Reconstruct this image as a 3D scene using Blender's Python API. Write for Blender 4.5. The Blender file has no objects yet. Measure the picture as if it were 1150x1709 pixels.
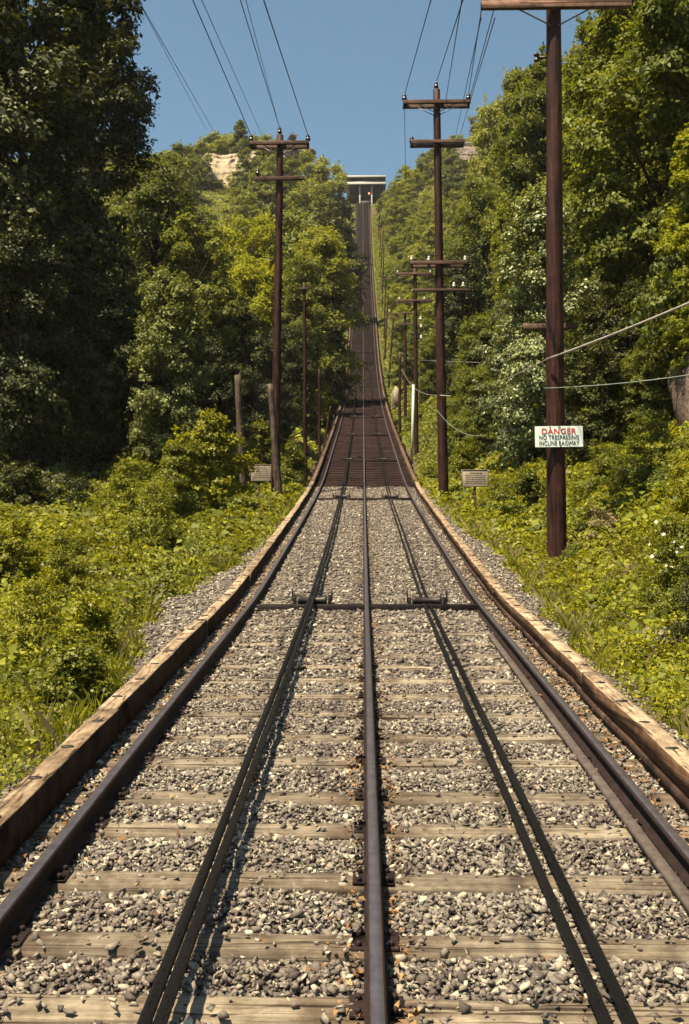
import bpy, bmesh, math, random
import numpy as np
from mathutils import Vector, Matrix, Euler
R = math.radians
SC = bpy.context.scene
COL = SC.collection
rng = np.random.default_rng(7)
random.seed(7)

# ------------------------------------------------------------------ camera, sky, sun, exposure
PITCH, YAW = R(3.3), R(1.07)
CAM = Vector((-0.048, 0.0, 1.886))
cd = bpy.data.cameras.new('camera')
cam = bpy.data.objects.new('camera', cd)
COL.objects.link(cam)
cam.location = CAM
cam.rotation_euler = (R(90) + PITCH, 0, YAW)
cd.sensor_fit = 'VERTICAL'
cd.sensor_height = 36.0
cd.lens = 35.0
cd.clip_start = 0.05
cd.clip_end = 3000
SC.camera = cam

SUN_EL, SUN_AZ = R(66), R(-133)            # azimuth measured from +Y clockwise: left and a little behind the camera
w = bpy.data.worlds.new('World')
SC.world = w
w.use_nodes = True
nt = w.node_tree
bg = nt.nodes['Background']
sky = nt.nodes.new('ShaderNodeTexSky')
sky.sky_type = 'NISHITA'
sky.sun_disc = False
sky.sun_elevation = SUN_EL
sky.sun_rotation = SUN_AZ
sky.altitude = 300
sky.air_density = 1.0
sky.dust_density = 1.6
sky.ozone_density = 1.6
tint = nt.nodes.new('ShaderNodeMix')
tint.data_type = 'RGBA'
tint.blend_type = 'MULTIPLY'
tint.inputs['Factor'].default_value = 1.0
tint.inputs['B'].default_value = (1.0, 1.18, 1.04, 1)
nt.links.new(sky.outputs[0], tint.inputs['A'])
nt.links.new(tint.outputs['Result'], bg.inputs[0])
bg.inputs[1].default_value = 0.056
sd = bpy.data.lights.new('sun', 'SUN')
sd.energy = 5.0
sd.angle = R(0.5)
sd.color = (1.0, 0.87, 0.60)
sun = bpy.data.objects.new('sun', sd)
COL.objects.link(sun)
sdir = Vector((math.sin(SUN_AZ) * math.cos(SUN_EL), math.cos(SUN_AZ) * math.cos(SUN_EL), math.sin(SUN_EL)))
sun.rotation_euler = sdir.to_track_quat('Z', 'Y').to_euler()
sun.location = (-20, -10, 60)
SC.view_settings.view_transform = 'Standard'
SC.view_settings.look = 'None'
SC.view_settings.exposure = 1.3
SC.view_settings.gamma = 1.0
SC.render.engine = 'CYCLES'
SC.cycles.max_bounces = 5
SC.cycles.diffuse_bounces = 1
SC.cycles.glossy_bounces = 2
SC.cycles.transmission_bounces = 3
SC.cycles.transparent_max_bounces = 4
SC.render.filter_size = 2.0

F = 1661.0
_fw = Vector((-math.sin(YAW) * math.cos(PITCH), math.cos(YAW) * math.cos(PITCH), math.sin(PITCH)))
_rt = Vector((math.cos(YAW), math.sin(YAW), 0))
_up = _rt.cross(_fw)


def at(px, py, d):
    """World point at depth d metres along the view seen at pixel (px, py) of the 1150 x 1709 photograph."""
    return CAM + _fw * d + _rt * ((px - 575) / F * d) + _up * ((854.5 - py) / F * d)


def project(p):
    v = Vector(p) - CAM
    d = v.dot(_fw)
    return 575 + F * v.dot(_rt) / d, 854.5 - F * v.dot(_up) / d, d


# ------------------------------------------------------------------ track profile and terrain
_kn = [-60, 0, 13, 15.5, 30, 42, 60, 90, 130, 180, 230, 276]
_sl = [.09, .106, .106, .148, .157, .22, .224, .272, .412, .471, .545, .63]
_gy = np.arange(-60, 276.1, .25)
_gs = np.interp(_gy, _kn, _sl)
_gz = np.concatenate([[0], np.cumsum((_gs[1:] + _gs[:-1]) / 2 * .25)])
_gz -= np.interp(0, _gy, _gz)
ZTOP = float(_gz[-1])


def RZ(y):
    return np.interp(y, _gy, _gz)            # railhead height


def slope(y):
    return float(np.interp(y, _kn, _sl))


def noise2(x, y, s=1.0, k=0):
    x = x / s + k * 17.3
    y = y / s - k * 9.1
    return (np.sin(x * 1.3 + 1.7 * np.sin(y * .9 + k)) * np.cos(y * 1.1 + 1.3 * np.sin(x * .7))
            + .5 * np.sin(x * 2.9 + 2.1 * np.cos(y * 2.3)) * np.cos(y * 3.1 - x * .8)
            + .25 * np.sin(x * 6.1 + y * 2.7) * np.cos(y * 5.7 - x * 3.3)) / 1.5


def smooth(a, b, x):
    t = np.clip((x - a) / (b - a), 0, 1)
    return t * t * (3 - 2 * t)


def T(x, y):
    """Ground height."""
    x = np.asarray(x, float)
    y = np.asarray(y, float)
    ax = np.abs(x)
    base = RZ(y) - .21
    trough = smooth(36.3, 38.5, y) * (1 - smooth(95, 130, y)) * 1.7 + smooth(37, 40, y) * .35
    far = smooth(70, 200, y)
    lift_r = .20 * np.clip(x - 2.7, 0, .9) + (.5 + .42 * far) * np.clip(x - 3.6, 0, None)
    lift_l = .04 * np.clip(-x - 2.7, 0, 3) + (.10 + .5 * far) * np.clip(-x - 4.5, 0, None) + .12 * np.clip(-x - 14, 0, None)
    lift_l = 17 * np.tanh(lift_l / 17)
    lift = np.where(x > 0, lift_r, lift_l)
    lift = lift + 13 * np.exp(-(((x + 30) / 13) ** 2 + ((y - 230) / 15) ** 2))
    lift = np.minimum(lift, 45 + .12 * lift)
    side = smooth(2.6, 5.0, ax)
    drop = trough * (1 - .55 * side)
    z = base - drop + lift + noise2(x, y, 9, 1) * .5 * smooth(4, 12, ax) + noise2(x, y, 2.2, 2) * .1 * smooth(2.6, 5, ax)
    z = z - .05 * smooth(2.3, 3.0, ax)
    top = ZTOP + 7 + 2.5 * noise2(x, y, 30, 3) + 8 * smooth(10, 60, x)
    k = 4.0
    return np.where(z > top - k, top - k + k * np.tanh((z - top + k) / k), z)


def hit(px, py, d0=5.0, d1=330.0):
    """Depth at which the sight line through a photo pixel meets the ground."""
    d = d0
    while d < d1:
        p = at(px, py, d)
        if float(T(p.x, p.y)) > p.z:
            return d
        d += .5
    return d1


# ------------------------------------------------------------------ helpers
def mesh_np(name, V, faces, mat=None, smooth_=False, midx=None):
    """faces: list of (M,k) int arrays."""
    me = bpy.data.meshes.new(name)
    V = np.asarray(V, np.float32)
    me.vertices.add(len(V))
    me.vertices.foreach_set('co', V.ravel())
    li, ls, n = [], [], 0
    for f in faces:
        f = np.asarray(f, np.int32)
        li.append(f.ravel())
        ls.append(n + np.arange(len(f), dtype=np.int32) * f.shape[1])
        n += f.size
    li = np.concatenate(li)
    ls = np.concatenate(ls)
    me.loops.add(len(li))
    me.loops.foreach_set('vertex_index', li)
    me.polygons.add(len(ls))
    me.polygons.foreach_set('loop_start', ls)
    if smooth_:
        me.polygons.foreach_set('use_smooth', np.ones(len(ls), bool))
    for m in (mat if isinstance(mat, (list, tuple)) else [mat]):
        if m:
            me.materials.append(m)
    if midx is not None:
        me.polygons.foreach_set('material_index', np.asarray(midx, np.int32))
    me.update(calc_edges=True)
    me.validate()
    return me


class MB:
    """Collects boxes, tubes and lathes into one mesh."""

    def __init__(s):
        s.v, s.f3, s.f4, s.n = [], [], [], 0

    def add(s, V, quads=(), tris=()):
        s.v.append(np.asarray(V, float).reshape(-1, 3))
        if len(quads):
            s.f4.append(np.asarray(quads, int) + s.n)
        if len(tris):
            s.f3.append(np.asarray(tris, int) + s.n)
        s.n += len(s.v[-1])
        return s

    def box(s, c, size, M=None, bev=.0):
        c = np.array(c, float)
        h = np.array(size, float) / 2
        b = min(bev, h.min() * .9)
        if b <= 0:
            V = np.array([[x, y, z] for x in (-1, 1) for y in (-1, 1) for z in (-1, 1)], float) * h
            Q = [(0, 1, 3, 2), (4, 6, 7, 5), (0, 4, 5, 1), (2, 3, 7, 6), (0, 2, 6, 4), (1, 5, 7, 3)]
            Tt = []
        else:
            V, idx = [], {}
            for sx in (-1, 1):
                for sy in (-1, 1):
                    for sz in (-1, 1):
                        for a in range(3):
                            p = np.array([sx, sy, sz]) * h
                            for q in range(3):
                                if q != a:
                                    p[q] -= (sx, sy, sz)[q] * b
                            idx[(sx, sy, sz, a)] = len(V)
                            V.append(p)
            V = np.array(V)
            Q, Tt = [], []
            for a in range(3):
                o = [q for q in range(3) if q != a]
                for sg in (-1, 1):
                    ring = []
                    for u, v in ((-1, -1), (1, -1), (1, 1), (-1, 1)):
                        k = [0, 0, 0]
                        k[a] = sg
                        k[o[0]] = u
                        k[o[1]] = v
                        ring.append(idx[(*k, a)])
                    if (sg > 0) == (a == 1):
                        ring = ring[::-1]
                    Q.append(ring)
            for a in range(3):                                      # edge along axis a
                o = [q for q in range(3) if q != a]
                for u in (-1, 1):
                    for v in (-1, 1):
                        k0 = [0, 0, 0]
                        k0[a] = -1
                        k0[o[0]] = u
                        k0[o[1]] = v
                        k1 = list(k0)
                        k1[a] = 1
                        Q.append((idx[(*k0, o[0])], idx[(*k1, o[0])], idx[(*k1, o[1])], idx[(*k0, o[1])]))
            for sx in (-1, 1):
                for sy in (-1, 1):
                    for sz in (-1, 1):
                        Tt.append([idx[(sx, sy, sz, a)] for a in range(3)])
        if M is not None:
            V = V @ np.array(M.to_3x3()).T
        return s.add(V + c, Q, Tt)

    def tube(s, P, r, n=8, cap=True):
        P = np.asarray(P, float)
        r = np.broadcast_to(np.asarray(r, float), (len(P),))
        V = []
        ref = None
        for i, p in enumerate(P):
            t = P[min(i + 1, len(P) - 1)] - P[max(i - 1, 0)]
            t /= np.linalg.norm(t) + 1e-12
            if ref is None:
                ref = np.array([1., 0, 0]) if abs(t[0]) < .8 else np.array([0, 1., 0])
            a = np.cross(t, ref)
            a /= np.linalg.norm(a) + 1e-12
            b = np.cross(t, a)
            ref = -b if np.dot(-b, ref) > 0 else b
            th = np.arange(n) * 2 * math.pi / n
            V.append(p + r[i] * (np.cos(th)[:, None] * a + np.sin(th)[:, None] * b))
        V = np.concatenate(V)
        Q = [(i * n + k, i * n + (k + 1) % n, (i + 1) * n + (k + 1) % n, (i + 1) * n + k) for i in range(len(P) - 1) for k in range(n)]
        Tt = []
        if cap:
            m = len(V)
            V = np.concatenate([V, P[:1], P[-1:]])
            Tt = [(m, (k + 1) % n, k) for k in range(n)] + [(m + 1, (len(P) - 1) * n + k, (len(P) - 1) * n + (k + 1) % n) for k in range(n)]
        return s.add(V, Q, Tt)

    def lathe(s, prof, c=(0, 0, 0), n=12, M=None):
        th = np.arange(n) * 2 * math.pi / n
        V = np.concatenate([np.stack([r * np.cos(th), r * np.sin(th), np.full(n, z)], 1) for r, z in prof])
        m = len(prof)
        Q = [(i * n + k, i * n + (k + 1) % n, (i + 1) * n + (k + 1) % n, (i + 1) * n + k) for i in range(m - 1) for k in range(n)]
        if M is not None:
            V = V @ np.array(M.to_3x3()).T
        return s.add(V + np.array(c, float), Q)

    def mesh(s, name, mat, smooth_=False):
        return mesh_np(name, np.concatenate(s.v), [np.concatenate(f) for f in (s.f4, s.f3) if f], mat, smooth_)

    def build(s, name, mat, parent=None, smooth_=False):
        return link(name, s.mesh(name, mat, smooth_), parent)


def link(name, data, parent=None):
    o = bpy.data.objects.new(name, data)
    COL.objects.link(o)
    if parent:
        o.parent = parent
    return o


def tag(o, label=None, cat=None, group=None, kind=None):
    for k, v in (('label', label), ('category', cat), ('group', group), ('kind', kind)):
        if v:
            o[k] = v
    return o


def empty(name, loc, label, cat, group=None, rot=(0, 0, 0)):
    o = bpy.data.objects.new(name, None)
    COL.objects.link(o)
    o.empty_display_size = .2
    o.location = loc
    o.rotation_euler = rot
    return tag(o, label, cat, group)


def dup(o, parent):
    c = o.copy()
    COL.objects.link(c)
    c.parent = parent
    return c


# ------------------------------------------------------------------ materials
def new_mat(name, rough=.8, metal=0.0, spec=.3):
    m = bpy.data.materials.new(name)
    m.use_nodes = True
    b = m.node_tree.nodes['Principled BSDF']
    b.inputs['Roughness'].default_value = rough
    b.inputs['Metallic'].default_value = metal
    b.inputs['Specular IOR Level'].default_value = spec
    return m, m.node_tree, b


def ramp(nt, stops, fac=None):
    r = nt.nodes.new('ShaderNodeValToRGB')
    e = r.color_ramp.elements
    while len(e) < len(stops):
        e.new(.5)
    for k, (p, c) in enumerate(stops):
        e[k].position = p
        e[k].color = (*c, 1)
    if fac is not None:
        nt.links.new(fac, r.inputs[0])
    return r


def texcoord(nt, out='Object', scale=(1, 1, 1), rand=True):
    tc = nt.nodes.new('ShaderNodeTexCoord')
    mp = nt.nodes.new('ShaderNodeMapping')
    mp.inputs['Scale'].default_value = scale
    nt.links.new(tc.outputs[out], mp.inputs[0])
    if rand:
        oi = nt.nodes.new('ShaderNodeObjectInfo')
        mu = nt.nodes.new('ShaderNodeMath')
        mu.operation = 'MULTIPLY'
        mu.inputs[1].default_value = 57.0
        nt.links.new(oi.outputs['Random'], mu.inputs[0])
        nt.links.new(mu.outputs[0], mp.inputs['Location'])
    return mp.outputs[0]


def noise(nt, vec, scale, detail=4, rough=.6):
    n = nt.nodes.new('ShaderNodeTexNoise')
    n.inputs['Scale'].default_value = scale
    n.inputs['Detail'].default_value = detail
    n.inputs['Roughness'].default_value = rough
    nt.links.new(vec, n.inputs['Vector'])
    return n.outputs['Fac']


def bump(nt, h, b, strength=.5, dist=.02):
    n = nt.nodes.new('ShaderNodeBump')
    n.inputs['Strength'].default_value = strength
    n.inputs['Distance'].default_value = dist
    nt.links.new(h, n.inputs['Height'])
    nt.links.new(n.outputs[0], b.inputs['Normal'])


def mix(nt, a, b, fac, mode='MIX'):
    n = nt.nodes.new('ShaderNodeMix')
    n.data_type = 'RGBA'
    n.blend_type = mode
    for sock, v in ((n.inputs['Factor'], fac), (n.inputs['A'], a), (n.inputs['B'], b)):
        if isinstance(v, (int, float)):
            sock.default_value = v
        elif isinstance(v, tuple):
            sock.default_value = (*v, 1)
        else:
            nt.links.new(v, sock)
    return n.outputs['Result']


def objrand(nt):
    return nt.nodes.new('ShaderNodeObjectInfo').outputs['Random']


def wood(name, stops, grain, rough=.85, tint=.35, crack=.9, bs=.6):
    """grain: scale triple, low along the grain."""
    m, t, b = new_mat(name, rough, 0, .2)
    v = texcoord(t, 'Object', grain)
    n1 = noise(t, v, 1.0, 6, .7)
    v2 = texcoord(t, 'Object', (1, 1, 1))
    n2 = noise(t, v2, 2.3, 3, .6)
    c = ramp(t, stops, n1).outputs[0]
    patch = ramp(t, [(.35, (.62, .58, .55)), (.65, (1.1, 1.06, 1.0))], n2).outputs[0]
    c = mix(t, c, patch, .7, 'MULTIPLY')
    tn = ramp(t, [(0, (1 - tint, 1 - tint * 1.1, 1 - tint * 1.2)), (.5, (1, 1, 1)), (1, (1 + tint * .5, 1 + tint * .45, 1 + tint * .3))], objrand(t)).outputs[0]
    c = mix(t, c, tn, 1.0, 'MULTIPLY')
    g3 = tuple(q * 1.7 if q > 5 else q * .6 for q in grain)
    n3 = noise(t, texcoord(t, 'Object', g3), 1.0, 3, .5)
    c = mix(t, c, ramp(t, [(.36, (.20, .16, .14)), (.43, (1, 1, 1))], n3).outputs[0], crack, 'MULTIPLY')
    n4 = noise(t, texcoord(t, 'Object', (1, 1, 1)), 7.0, 5, .7)
    c = mix(t, c, ramp(t, [(.37, (.44, .39, .36)), (.58, (1.06, 1.06, 1.06))], n4).outputs[0], .75, 'MULTIPLY')
    t.links.new(c, b.inputs['Base Color'])
    bump(t, n1, b, bs, .012)
    return m


def leafmat(name, dark, mid, light, trans=.35, rough=.55, spec=.25, objvar=.25):
    m, t, b = new_mat(name, rough, 0, spec)
    g = t.nodes.new('ShaderNodeNewGeometry')
    c = ramp(t, [(0, dark), (.55, mid), (1, light)], g.outputs['Random Per Island']).outputs[0]
    tn = ramp(t, [(0, (1 - objvar, 1 - objvar * .8, 1 - objvar * .5)), (.5, (1, 1, 1)), (1, (1 + objvar * .8, 1 + objvar * .75, 1 - objvar * .2))], objrand(t)).outputs[0]
    c = mix(t, c, tn, 1.0, 'MULTIPLY')
    t.links.new(c, b.inputs['Base Color'])
    tr = t.nodes.new('ShaderNodeBsdfTranslucent')
    tc = mix(t, c, (1.25, 1.15, .45), 1.0, 'MULTIPLY')
    t.links.new(tc, tr.inputs['Color'])
    ms = t.nodes.new('ShaderNodeMixShader')
    ms.inputs[0].default_value = trans
    t.links.new(b.outputs[0], ms.inputs[1])
    t.links.new(tr.outputs[0], ms.inputs[2])
    t.links.new(ms.outputs[0], t.nodes['Material Output'].inputs['Surface'])
    return m


M = {}
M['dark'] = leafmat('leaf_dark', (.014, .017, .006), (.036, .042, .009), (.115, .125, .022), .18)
M['mid'] = leafmat('leaf_mid', (.065, .078, .014), (.135, .155, .024), (.22, .235, .038), .40)
M['olive'] = leafmat('leaf_olive', (.065, .074, .018), (.13, .145, .032), (.21, .225, .055), .38)
M['yellow'] = leafmat('leaf_yellow', (.12, .135, .014), (.225, .24, .02), (.32, .32, .03), .45)
M['silver'] = leafmat('leaf_silver', (.07, .085, .035), (.15, .175, .075), (.36, .39, .22), .2, .45, .45)
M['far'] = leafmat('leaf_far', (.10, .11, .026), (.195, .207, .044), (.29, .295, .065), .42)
M['russet'] = leafmat('leaf_russet', (.06, .035, .02), (.10, .06, .035), (.14, .09, .05), .2)
M['grass'] = leafmat('grass_leaf', (.078, .085, .008), (.182, .182, .012), (.31, .295, .02), .40, .5, .3)
M['weed'] = leafmat('weed_leaf', (.065, .074, .010), (.145, .155, .015), (.25, .25, .024), .40, .5, .3)
M['straw'] = leafmat('straw', (.14, .10, .05), (.24, .19, .09), (.34, .28, .15), .2)
M['fallen'] = leafmat('fallen_leaf', (.13, .06, .03), (.25, .13, .06), (.42, .27, .14), .15, .8, .1)
M['sage'] = leafmat('leaf_sage', (.07, .085, .025), (.14, .16, .045), (.28, .30, .11), .3)
M['petal'] = leafmat('petal', (.6, .6, .55), (.7, .7, .65), (.8, .8, .75), .3)

M['bark'] = wood('bark', [(.3, (.030, .022, .018)), (.5, (.065, .048, .038)), (.75, (.12, .095, .075))], (6, 6, 1.2), bs=.9)
M['pole'] = wood('creosote_pole', [(.3, (.014, .005, .006)), (.5, (.042, .014, .013)), (.72, (.10, .040, .031))], (16, 16, .5), .65, .2)
M['greypole'] = wood('weathered_pole', [(.3, (.05, .036, .032)), (.5, (.11, .08, .07)), (.72, (.19, .15, .125))], (14, 14, .6), .85, .2)
M['arm'] = wood('crossarm_wood', [(.3, (.055, .032, .028)), (.5, (.10, .062, .05)), (.72, (.16, .10, .08))], (.6, 14, 14), .8, .25)
M['armlight'] = wood('crossarm_light', [(.3, (.13, .075, .06)), (.5, (.22, .13, .10)), (.72, (.30, .19, .14))], (.6, 14, 14), .8, .15)
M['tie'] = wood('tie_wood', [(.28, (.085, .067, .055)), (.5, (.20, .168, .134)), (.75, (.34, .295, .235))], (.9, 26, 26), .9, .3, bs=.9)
t_ = M['tie'].node_tree
b_ = t_.nodes['Principled BSDF']
src = b_.inputs['Base Color'].links[0].from_socket
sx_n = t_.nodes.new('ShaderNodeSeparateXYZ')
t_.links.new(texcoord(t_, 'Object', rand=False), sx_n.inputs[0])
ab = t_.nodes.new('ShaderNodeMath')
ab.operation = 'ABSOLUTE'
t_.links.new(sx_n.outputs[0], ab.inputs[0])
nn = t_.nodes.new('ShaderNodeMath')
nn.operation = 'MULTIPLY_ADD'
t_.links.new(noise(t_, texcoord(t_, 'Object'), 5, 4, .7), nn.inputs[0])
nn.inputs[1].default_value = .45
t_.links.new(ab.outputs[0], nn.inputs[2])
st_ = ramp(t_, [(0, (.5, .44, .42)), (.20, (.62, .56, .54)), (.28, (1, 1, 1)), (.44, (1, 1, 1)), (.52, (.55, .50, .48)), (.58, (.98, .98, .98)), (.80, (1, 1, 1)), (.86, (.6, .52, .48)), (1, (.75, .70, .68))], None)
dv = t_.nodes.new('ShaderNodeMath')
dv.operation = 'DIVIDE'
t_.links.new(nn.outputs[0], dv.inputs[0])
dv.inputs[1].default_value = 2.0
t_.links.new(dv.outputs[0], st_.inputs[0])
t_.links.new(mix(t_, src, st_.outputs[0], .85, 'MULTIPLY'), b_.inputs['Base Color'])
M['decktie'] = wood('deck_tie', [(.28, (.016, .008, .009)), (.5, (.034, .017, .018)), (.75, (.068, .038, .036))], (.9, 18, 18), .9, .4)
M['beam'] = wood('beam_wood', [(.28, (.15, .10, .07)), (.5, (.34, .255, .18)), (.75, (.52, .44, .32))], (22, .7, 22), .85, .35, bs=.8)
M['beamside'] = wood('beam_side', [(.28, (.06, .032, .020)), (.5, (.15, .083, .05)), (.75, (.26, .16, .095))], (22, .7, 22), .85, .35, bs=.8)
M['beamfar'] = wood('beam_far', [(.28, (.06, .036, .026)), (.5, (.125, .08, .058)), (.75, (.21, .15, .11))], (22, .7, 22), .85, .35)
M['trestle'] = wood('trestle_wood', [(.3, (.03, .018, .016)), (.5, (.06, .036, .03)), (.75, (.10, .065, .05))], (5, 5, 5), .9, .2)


def plain(name, c, rough=.6, metal=0.0, spec=.3, var=.25, sc=6, bs=.0):
    m, t, b = new_mat(name, rough, metal, spec)
    n = noise(t, texcoord(t, 'Object'), sc, 5, .65)
    lo = tuple(x * (1 - var) for x in c)
    hi = tuple(min(1, x * (1 + var)) for x in c)
    t.links.new(ramp(t, [(.3, lo), (.7, hi)], n).outputs[0], b.inputs['Base Color'])
    if bs:
        bump(t, n, b, bs, .02)
    return m


M['railside'] = plain('rail_side', (.022, .013, .013), .75, .1, .2, .4, 9)
M['railtop'] = plain('rail_top', (.27, .225, .235), .36, .9, .5, .3, 14)
M['cable'] = plain('greased_cable', (.004, .003, .0035), .33, 0, .18, .3, 120, 1.0)
t_, b_ = M['cable'].node_tree, M['cable'].node_tree.nodes['Principled BSDF']
t_.links.new(ramp(t_, [(.56, (.62,) * 3), (.66, (.12,) * 3)], noise(t_, texcoord(t_, 'Object'), 45, 3, .6)).outputs[0], b_.inputs['Roughness'])
M['steel'] = plain('dark_steel', (.022, .015, .015), .5, .4, .4, .4, 20)
M['sheave'] = plain('sheave_metal', (.16, .13, .11), .45, .7, .4, .4, 20)
M['wire'] = plain('wire', (.022, .018, .020), .6, .2)
M['guywire'] = plain('guy_wire', (.30, .26, .24), .5, .5)
M['greenwire'] = plain('green_wire', (.20, .23, .19), .5, .3)
M['insul'] = plain('insulator_dark', (.045, .022, .020), .25, 0, .5)
M['insulw'] = plain('insulator_pale', (.50, .46, .44), .25, 0, .5)
M['white'] = plain('white_paint', (.74, .80, .76), .5, 0, .4, .06, 9)
M['pipe'] = plain('white_pipe', (.42, .47, .42), .5, 0, .4, .12, 4)
M['red'] = plain('red_paint', (.50, .035, .03), .5, 0, .3, .1)
M['black'] = plain('black_paint', (.018, .02, .03), .5)
M['signtan'] = plain('tan_sign', (.22, .18, .14), .7, 0, .2, .18, 5)
M['signink'] = plain('sign_ink', (.12, .09, .075), .8)
M['strip'] = plain('rusty_plank', (.075, .058, .052), .85, 0, .2, .4, 12, .3)
M['concrete'] = plain('pale_concrete', (.40, .38, .36), .8, 0, .2, .12, 3)
M['stationdark'] = plain('station_dark', (.05, .035, .035), .7)
M['glassdark'] = plain('station_glass', (.03, .03, .035), .15, 0, .5)


def rockmat(name, stops, sc=1.2):
    m, t, b = new_mat(name, .9, 0, .2)
    v = texcoord(t, 'Object')
    n = noise(t, v, sc, 8, .7)
    t.links.new(ramp(t, stops, n).outputs[0], b.inputs['Base Color'])
    bump(t, n, b, .9, .25)
    return m


M['rock'] = rockmat('rock', [(.35, (.07, .045, .038)), (.5, (.16, .115, .095)), (.7, (.27, .20, .165))])
M['cliff'] = rockmat('cliff', [(.35, (.15, .10, .07)), (.48, (.33, .26, .18)), (.7, (.46, .39, .28))], .5)
M['cliffgrey'] = rockmat('cliff_grey', [(.35, (.09, .065, .06)), (.5, (.17, .135, .125)), (.7, (.26, .215, .195))], .6)
M['palerock'] = rockmat('pale_rock', [(.3, (.14, .11, .08)), (.5, (.27, .23, .17)), (.7, (.40, .36, .28))], 2.2)


def gravelmat(name, isl):
    m, t, b = new_mat(name, .9, 0, .25)
    st = [(0, (.075, .060, .059)), (.2, (.118, .099, .095)), (.5, (.168, .143, .133)), (.75, (.232, .201, .182)), (.92, (.325, .288, .25)), (.985, (.46, .42, .35)), (1, (.58, .54, .46))]
    if isl:
        g = t.nodes.new('ShaderNodeNewGeometry')
        c = ramp(t, st, g.outputs['Random Per Island']).outputs[0]
        n = noise(t, texcoord(t, 'Object', rand=False), 60, 4, .7)
        c = mix(t, c, ramp(t, [(.3, (.7, .7, .7)), (.7, (1.2, 1.2, 1.15))], n).outputs[0], 1.0, 'MULTIPLY')
        n3 = noise(t, texcoord(t, 'Object', rand=False), 1.1, 3, .6)
        c = mix(t, c, ramp(t, [(.35, (.78, .72, .68)), (.62, (1.08, 1.06, 1.0))], n3).outputs[0], .8, 'MULTIPLY')
        bump(t, n, b, .2, .006)
    else:
        vo = t.nodes.new('ShaderNodeTexVoronoi')
        vo.inputs['Scale'].default_value = 22
        t.links.new(texcoord(t, 'Object', rand=False), vo.inputs['Vector'])
        sep = t.nodes.new('ShaderNodeSeparateColor')
        t.links.new(vo.outputs['Color'], sep.inputs[0])
        c = ramp(t, st, sep.outputs[0]).outputs[0]
        c = mix(t, c, (.62, .58, .55), 1.0, 'MULTIPLY')
        inv = t.nodes.new('ShaderNodeMath')
        inv.operation = 'SUBTRACT'
        inv.inputs[0].default_value = 1
        t.links.new(vo.outputs['Distance'], inv.inputs[1])
        bump(t, inv.outputs[0], b, 1.0, .03)
    t.links.new(c, b.inputs['Base Color'])
    return m


M['stone'] = gravelmat('gravel_stone', True)
M['ballast'] = gravelmat('ballast_bed', False)


def groundmat():
    m, t, b = new_mat('ground', .95, 0, .1)
    v = texcoord(t, 'Object', rand=False)
    n1 = noise(t, v, 1.4, 6, .7)
    n2 = noise(t, v, .12, 4, .6)
    soil = ramp(t, [(.3, (.035, .024, .016)), (.5, (.075, .052, .034)), (.7, (.14, .10, .065))], n1).outputs[0]
    green = ramp(t, [(.3, (.03, .038, .008)), (.5, (.075, .085, .014)), (.7, (.13, .135, .025))], n1).outputs[0]
    f = ramp(t, [(.38, (0, 0, 0)), (.55, (1, 1, 1))], n2).outputs[0]
    c = mix(t, soil, green, f)
    t.links.new(c, b.inputs['Base Color'])
    bump(t, n1, b, .8, .15)
    return m


M['ground'] = groundmat()

# ------------------------------------------------------------------ ground and ballast
def grid(xs, ys, zf):
    X, Y = np.meshgrid(xs, ys)
    V = np.stack([X, Y, zf(X, Y)], -1).reshape(-1, 3)
    nx, ny = len(xs), len(ys)
    i = (np.arange(ny - 1)[:, None] * nx + np.arange(nx - 1)[None]).ravel()
    return V, np.stack([i, i + 1, i + nx + 1, i + nx], 1)


xs = np.concatenate([[-900, -500, -300], np.arange(-180, -60, 10), np.arange(-60, -14, 2), np.arange(-14, -5, .75), np.arange(-5, 5, .25),
                     np.arange(5, 14, .75), np.arange(14, 60, 2), np.arange(60, 181, 10), [300, 500, 900]])
ys = np.concatenate([[-400, -200, -100], np.arange(-60, 0, 5), np.arange(0, 60, .6), np.arange(60, 150, 1.5), np.arange(150, 320, 3), [340, 380, 450, 600, 900, 1400]])
V, Q = grid(xs, ys, lambda x, y: T(x, np.clip(y, -60, 330)))
tag(link('ground', mesh_np('ground', V, [Q], M['ground'], True)), kind='structure')


def ballast_z(x, y):
    z = RZ(y) - .165 + .032 * smooth(7, 15, y) + .012 * noise2(x, y, .35, 4)
    ax = np.abs(x)
    return z - .10 * smooth(2.05, 2.9, ax) + .02 * np.exp(-((ax - .76) / .3) ** 2)


V, Q = grid(np.arange(-2.95, 2.96, .1), np.arange(-4, 36.61, .12), ballast_z)
tag(link('ballast_bed', mesh_np('ballast_bed', V, [Q], M['ballast'], True)), kind='structure')


# ------------------------------------------------------------------ gravel stones (nobody could count them)
def hull_stone(n, seed):
    r = random.Random(seed)
    bm = bmesh.new()
    sx, sy, sz = 1.0 + .25 * r.random(), .62 + .3 * r.random(), .5 + .22 * r.random()
    for _ in range(n):
        v = Vector((r.gauss(0, 1), r.gauss(0, 1), r.gauss(0, 1))).normalized()
        v = Vector((v.x * sx, v.y * sy, v.z * sz)) * (.62 + .58 * r.random())
        bm.verts.new(v)
    bmesh.ops.convex_hull(bm, input=bm.verts)
    for v in [v for v in bm.verts if not v.link_faces]:
        bm.verts.remove(v)
    bmesh.ops.triangulate(bm, faces=bm.faces)
    bm.verts.index_update()
    V = np.array([v.co for v in bm.verts])
    Fc = np.array([[v.index for v in f.verts] for f in bm.faces])
    bm.free()
    return V, Fc


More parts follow.
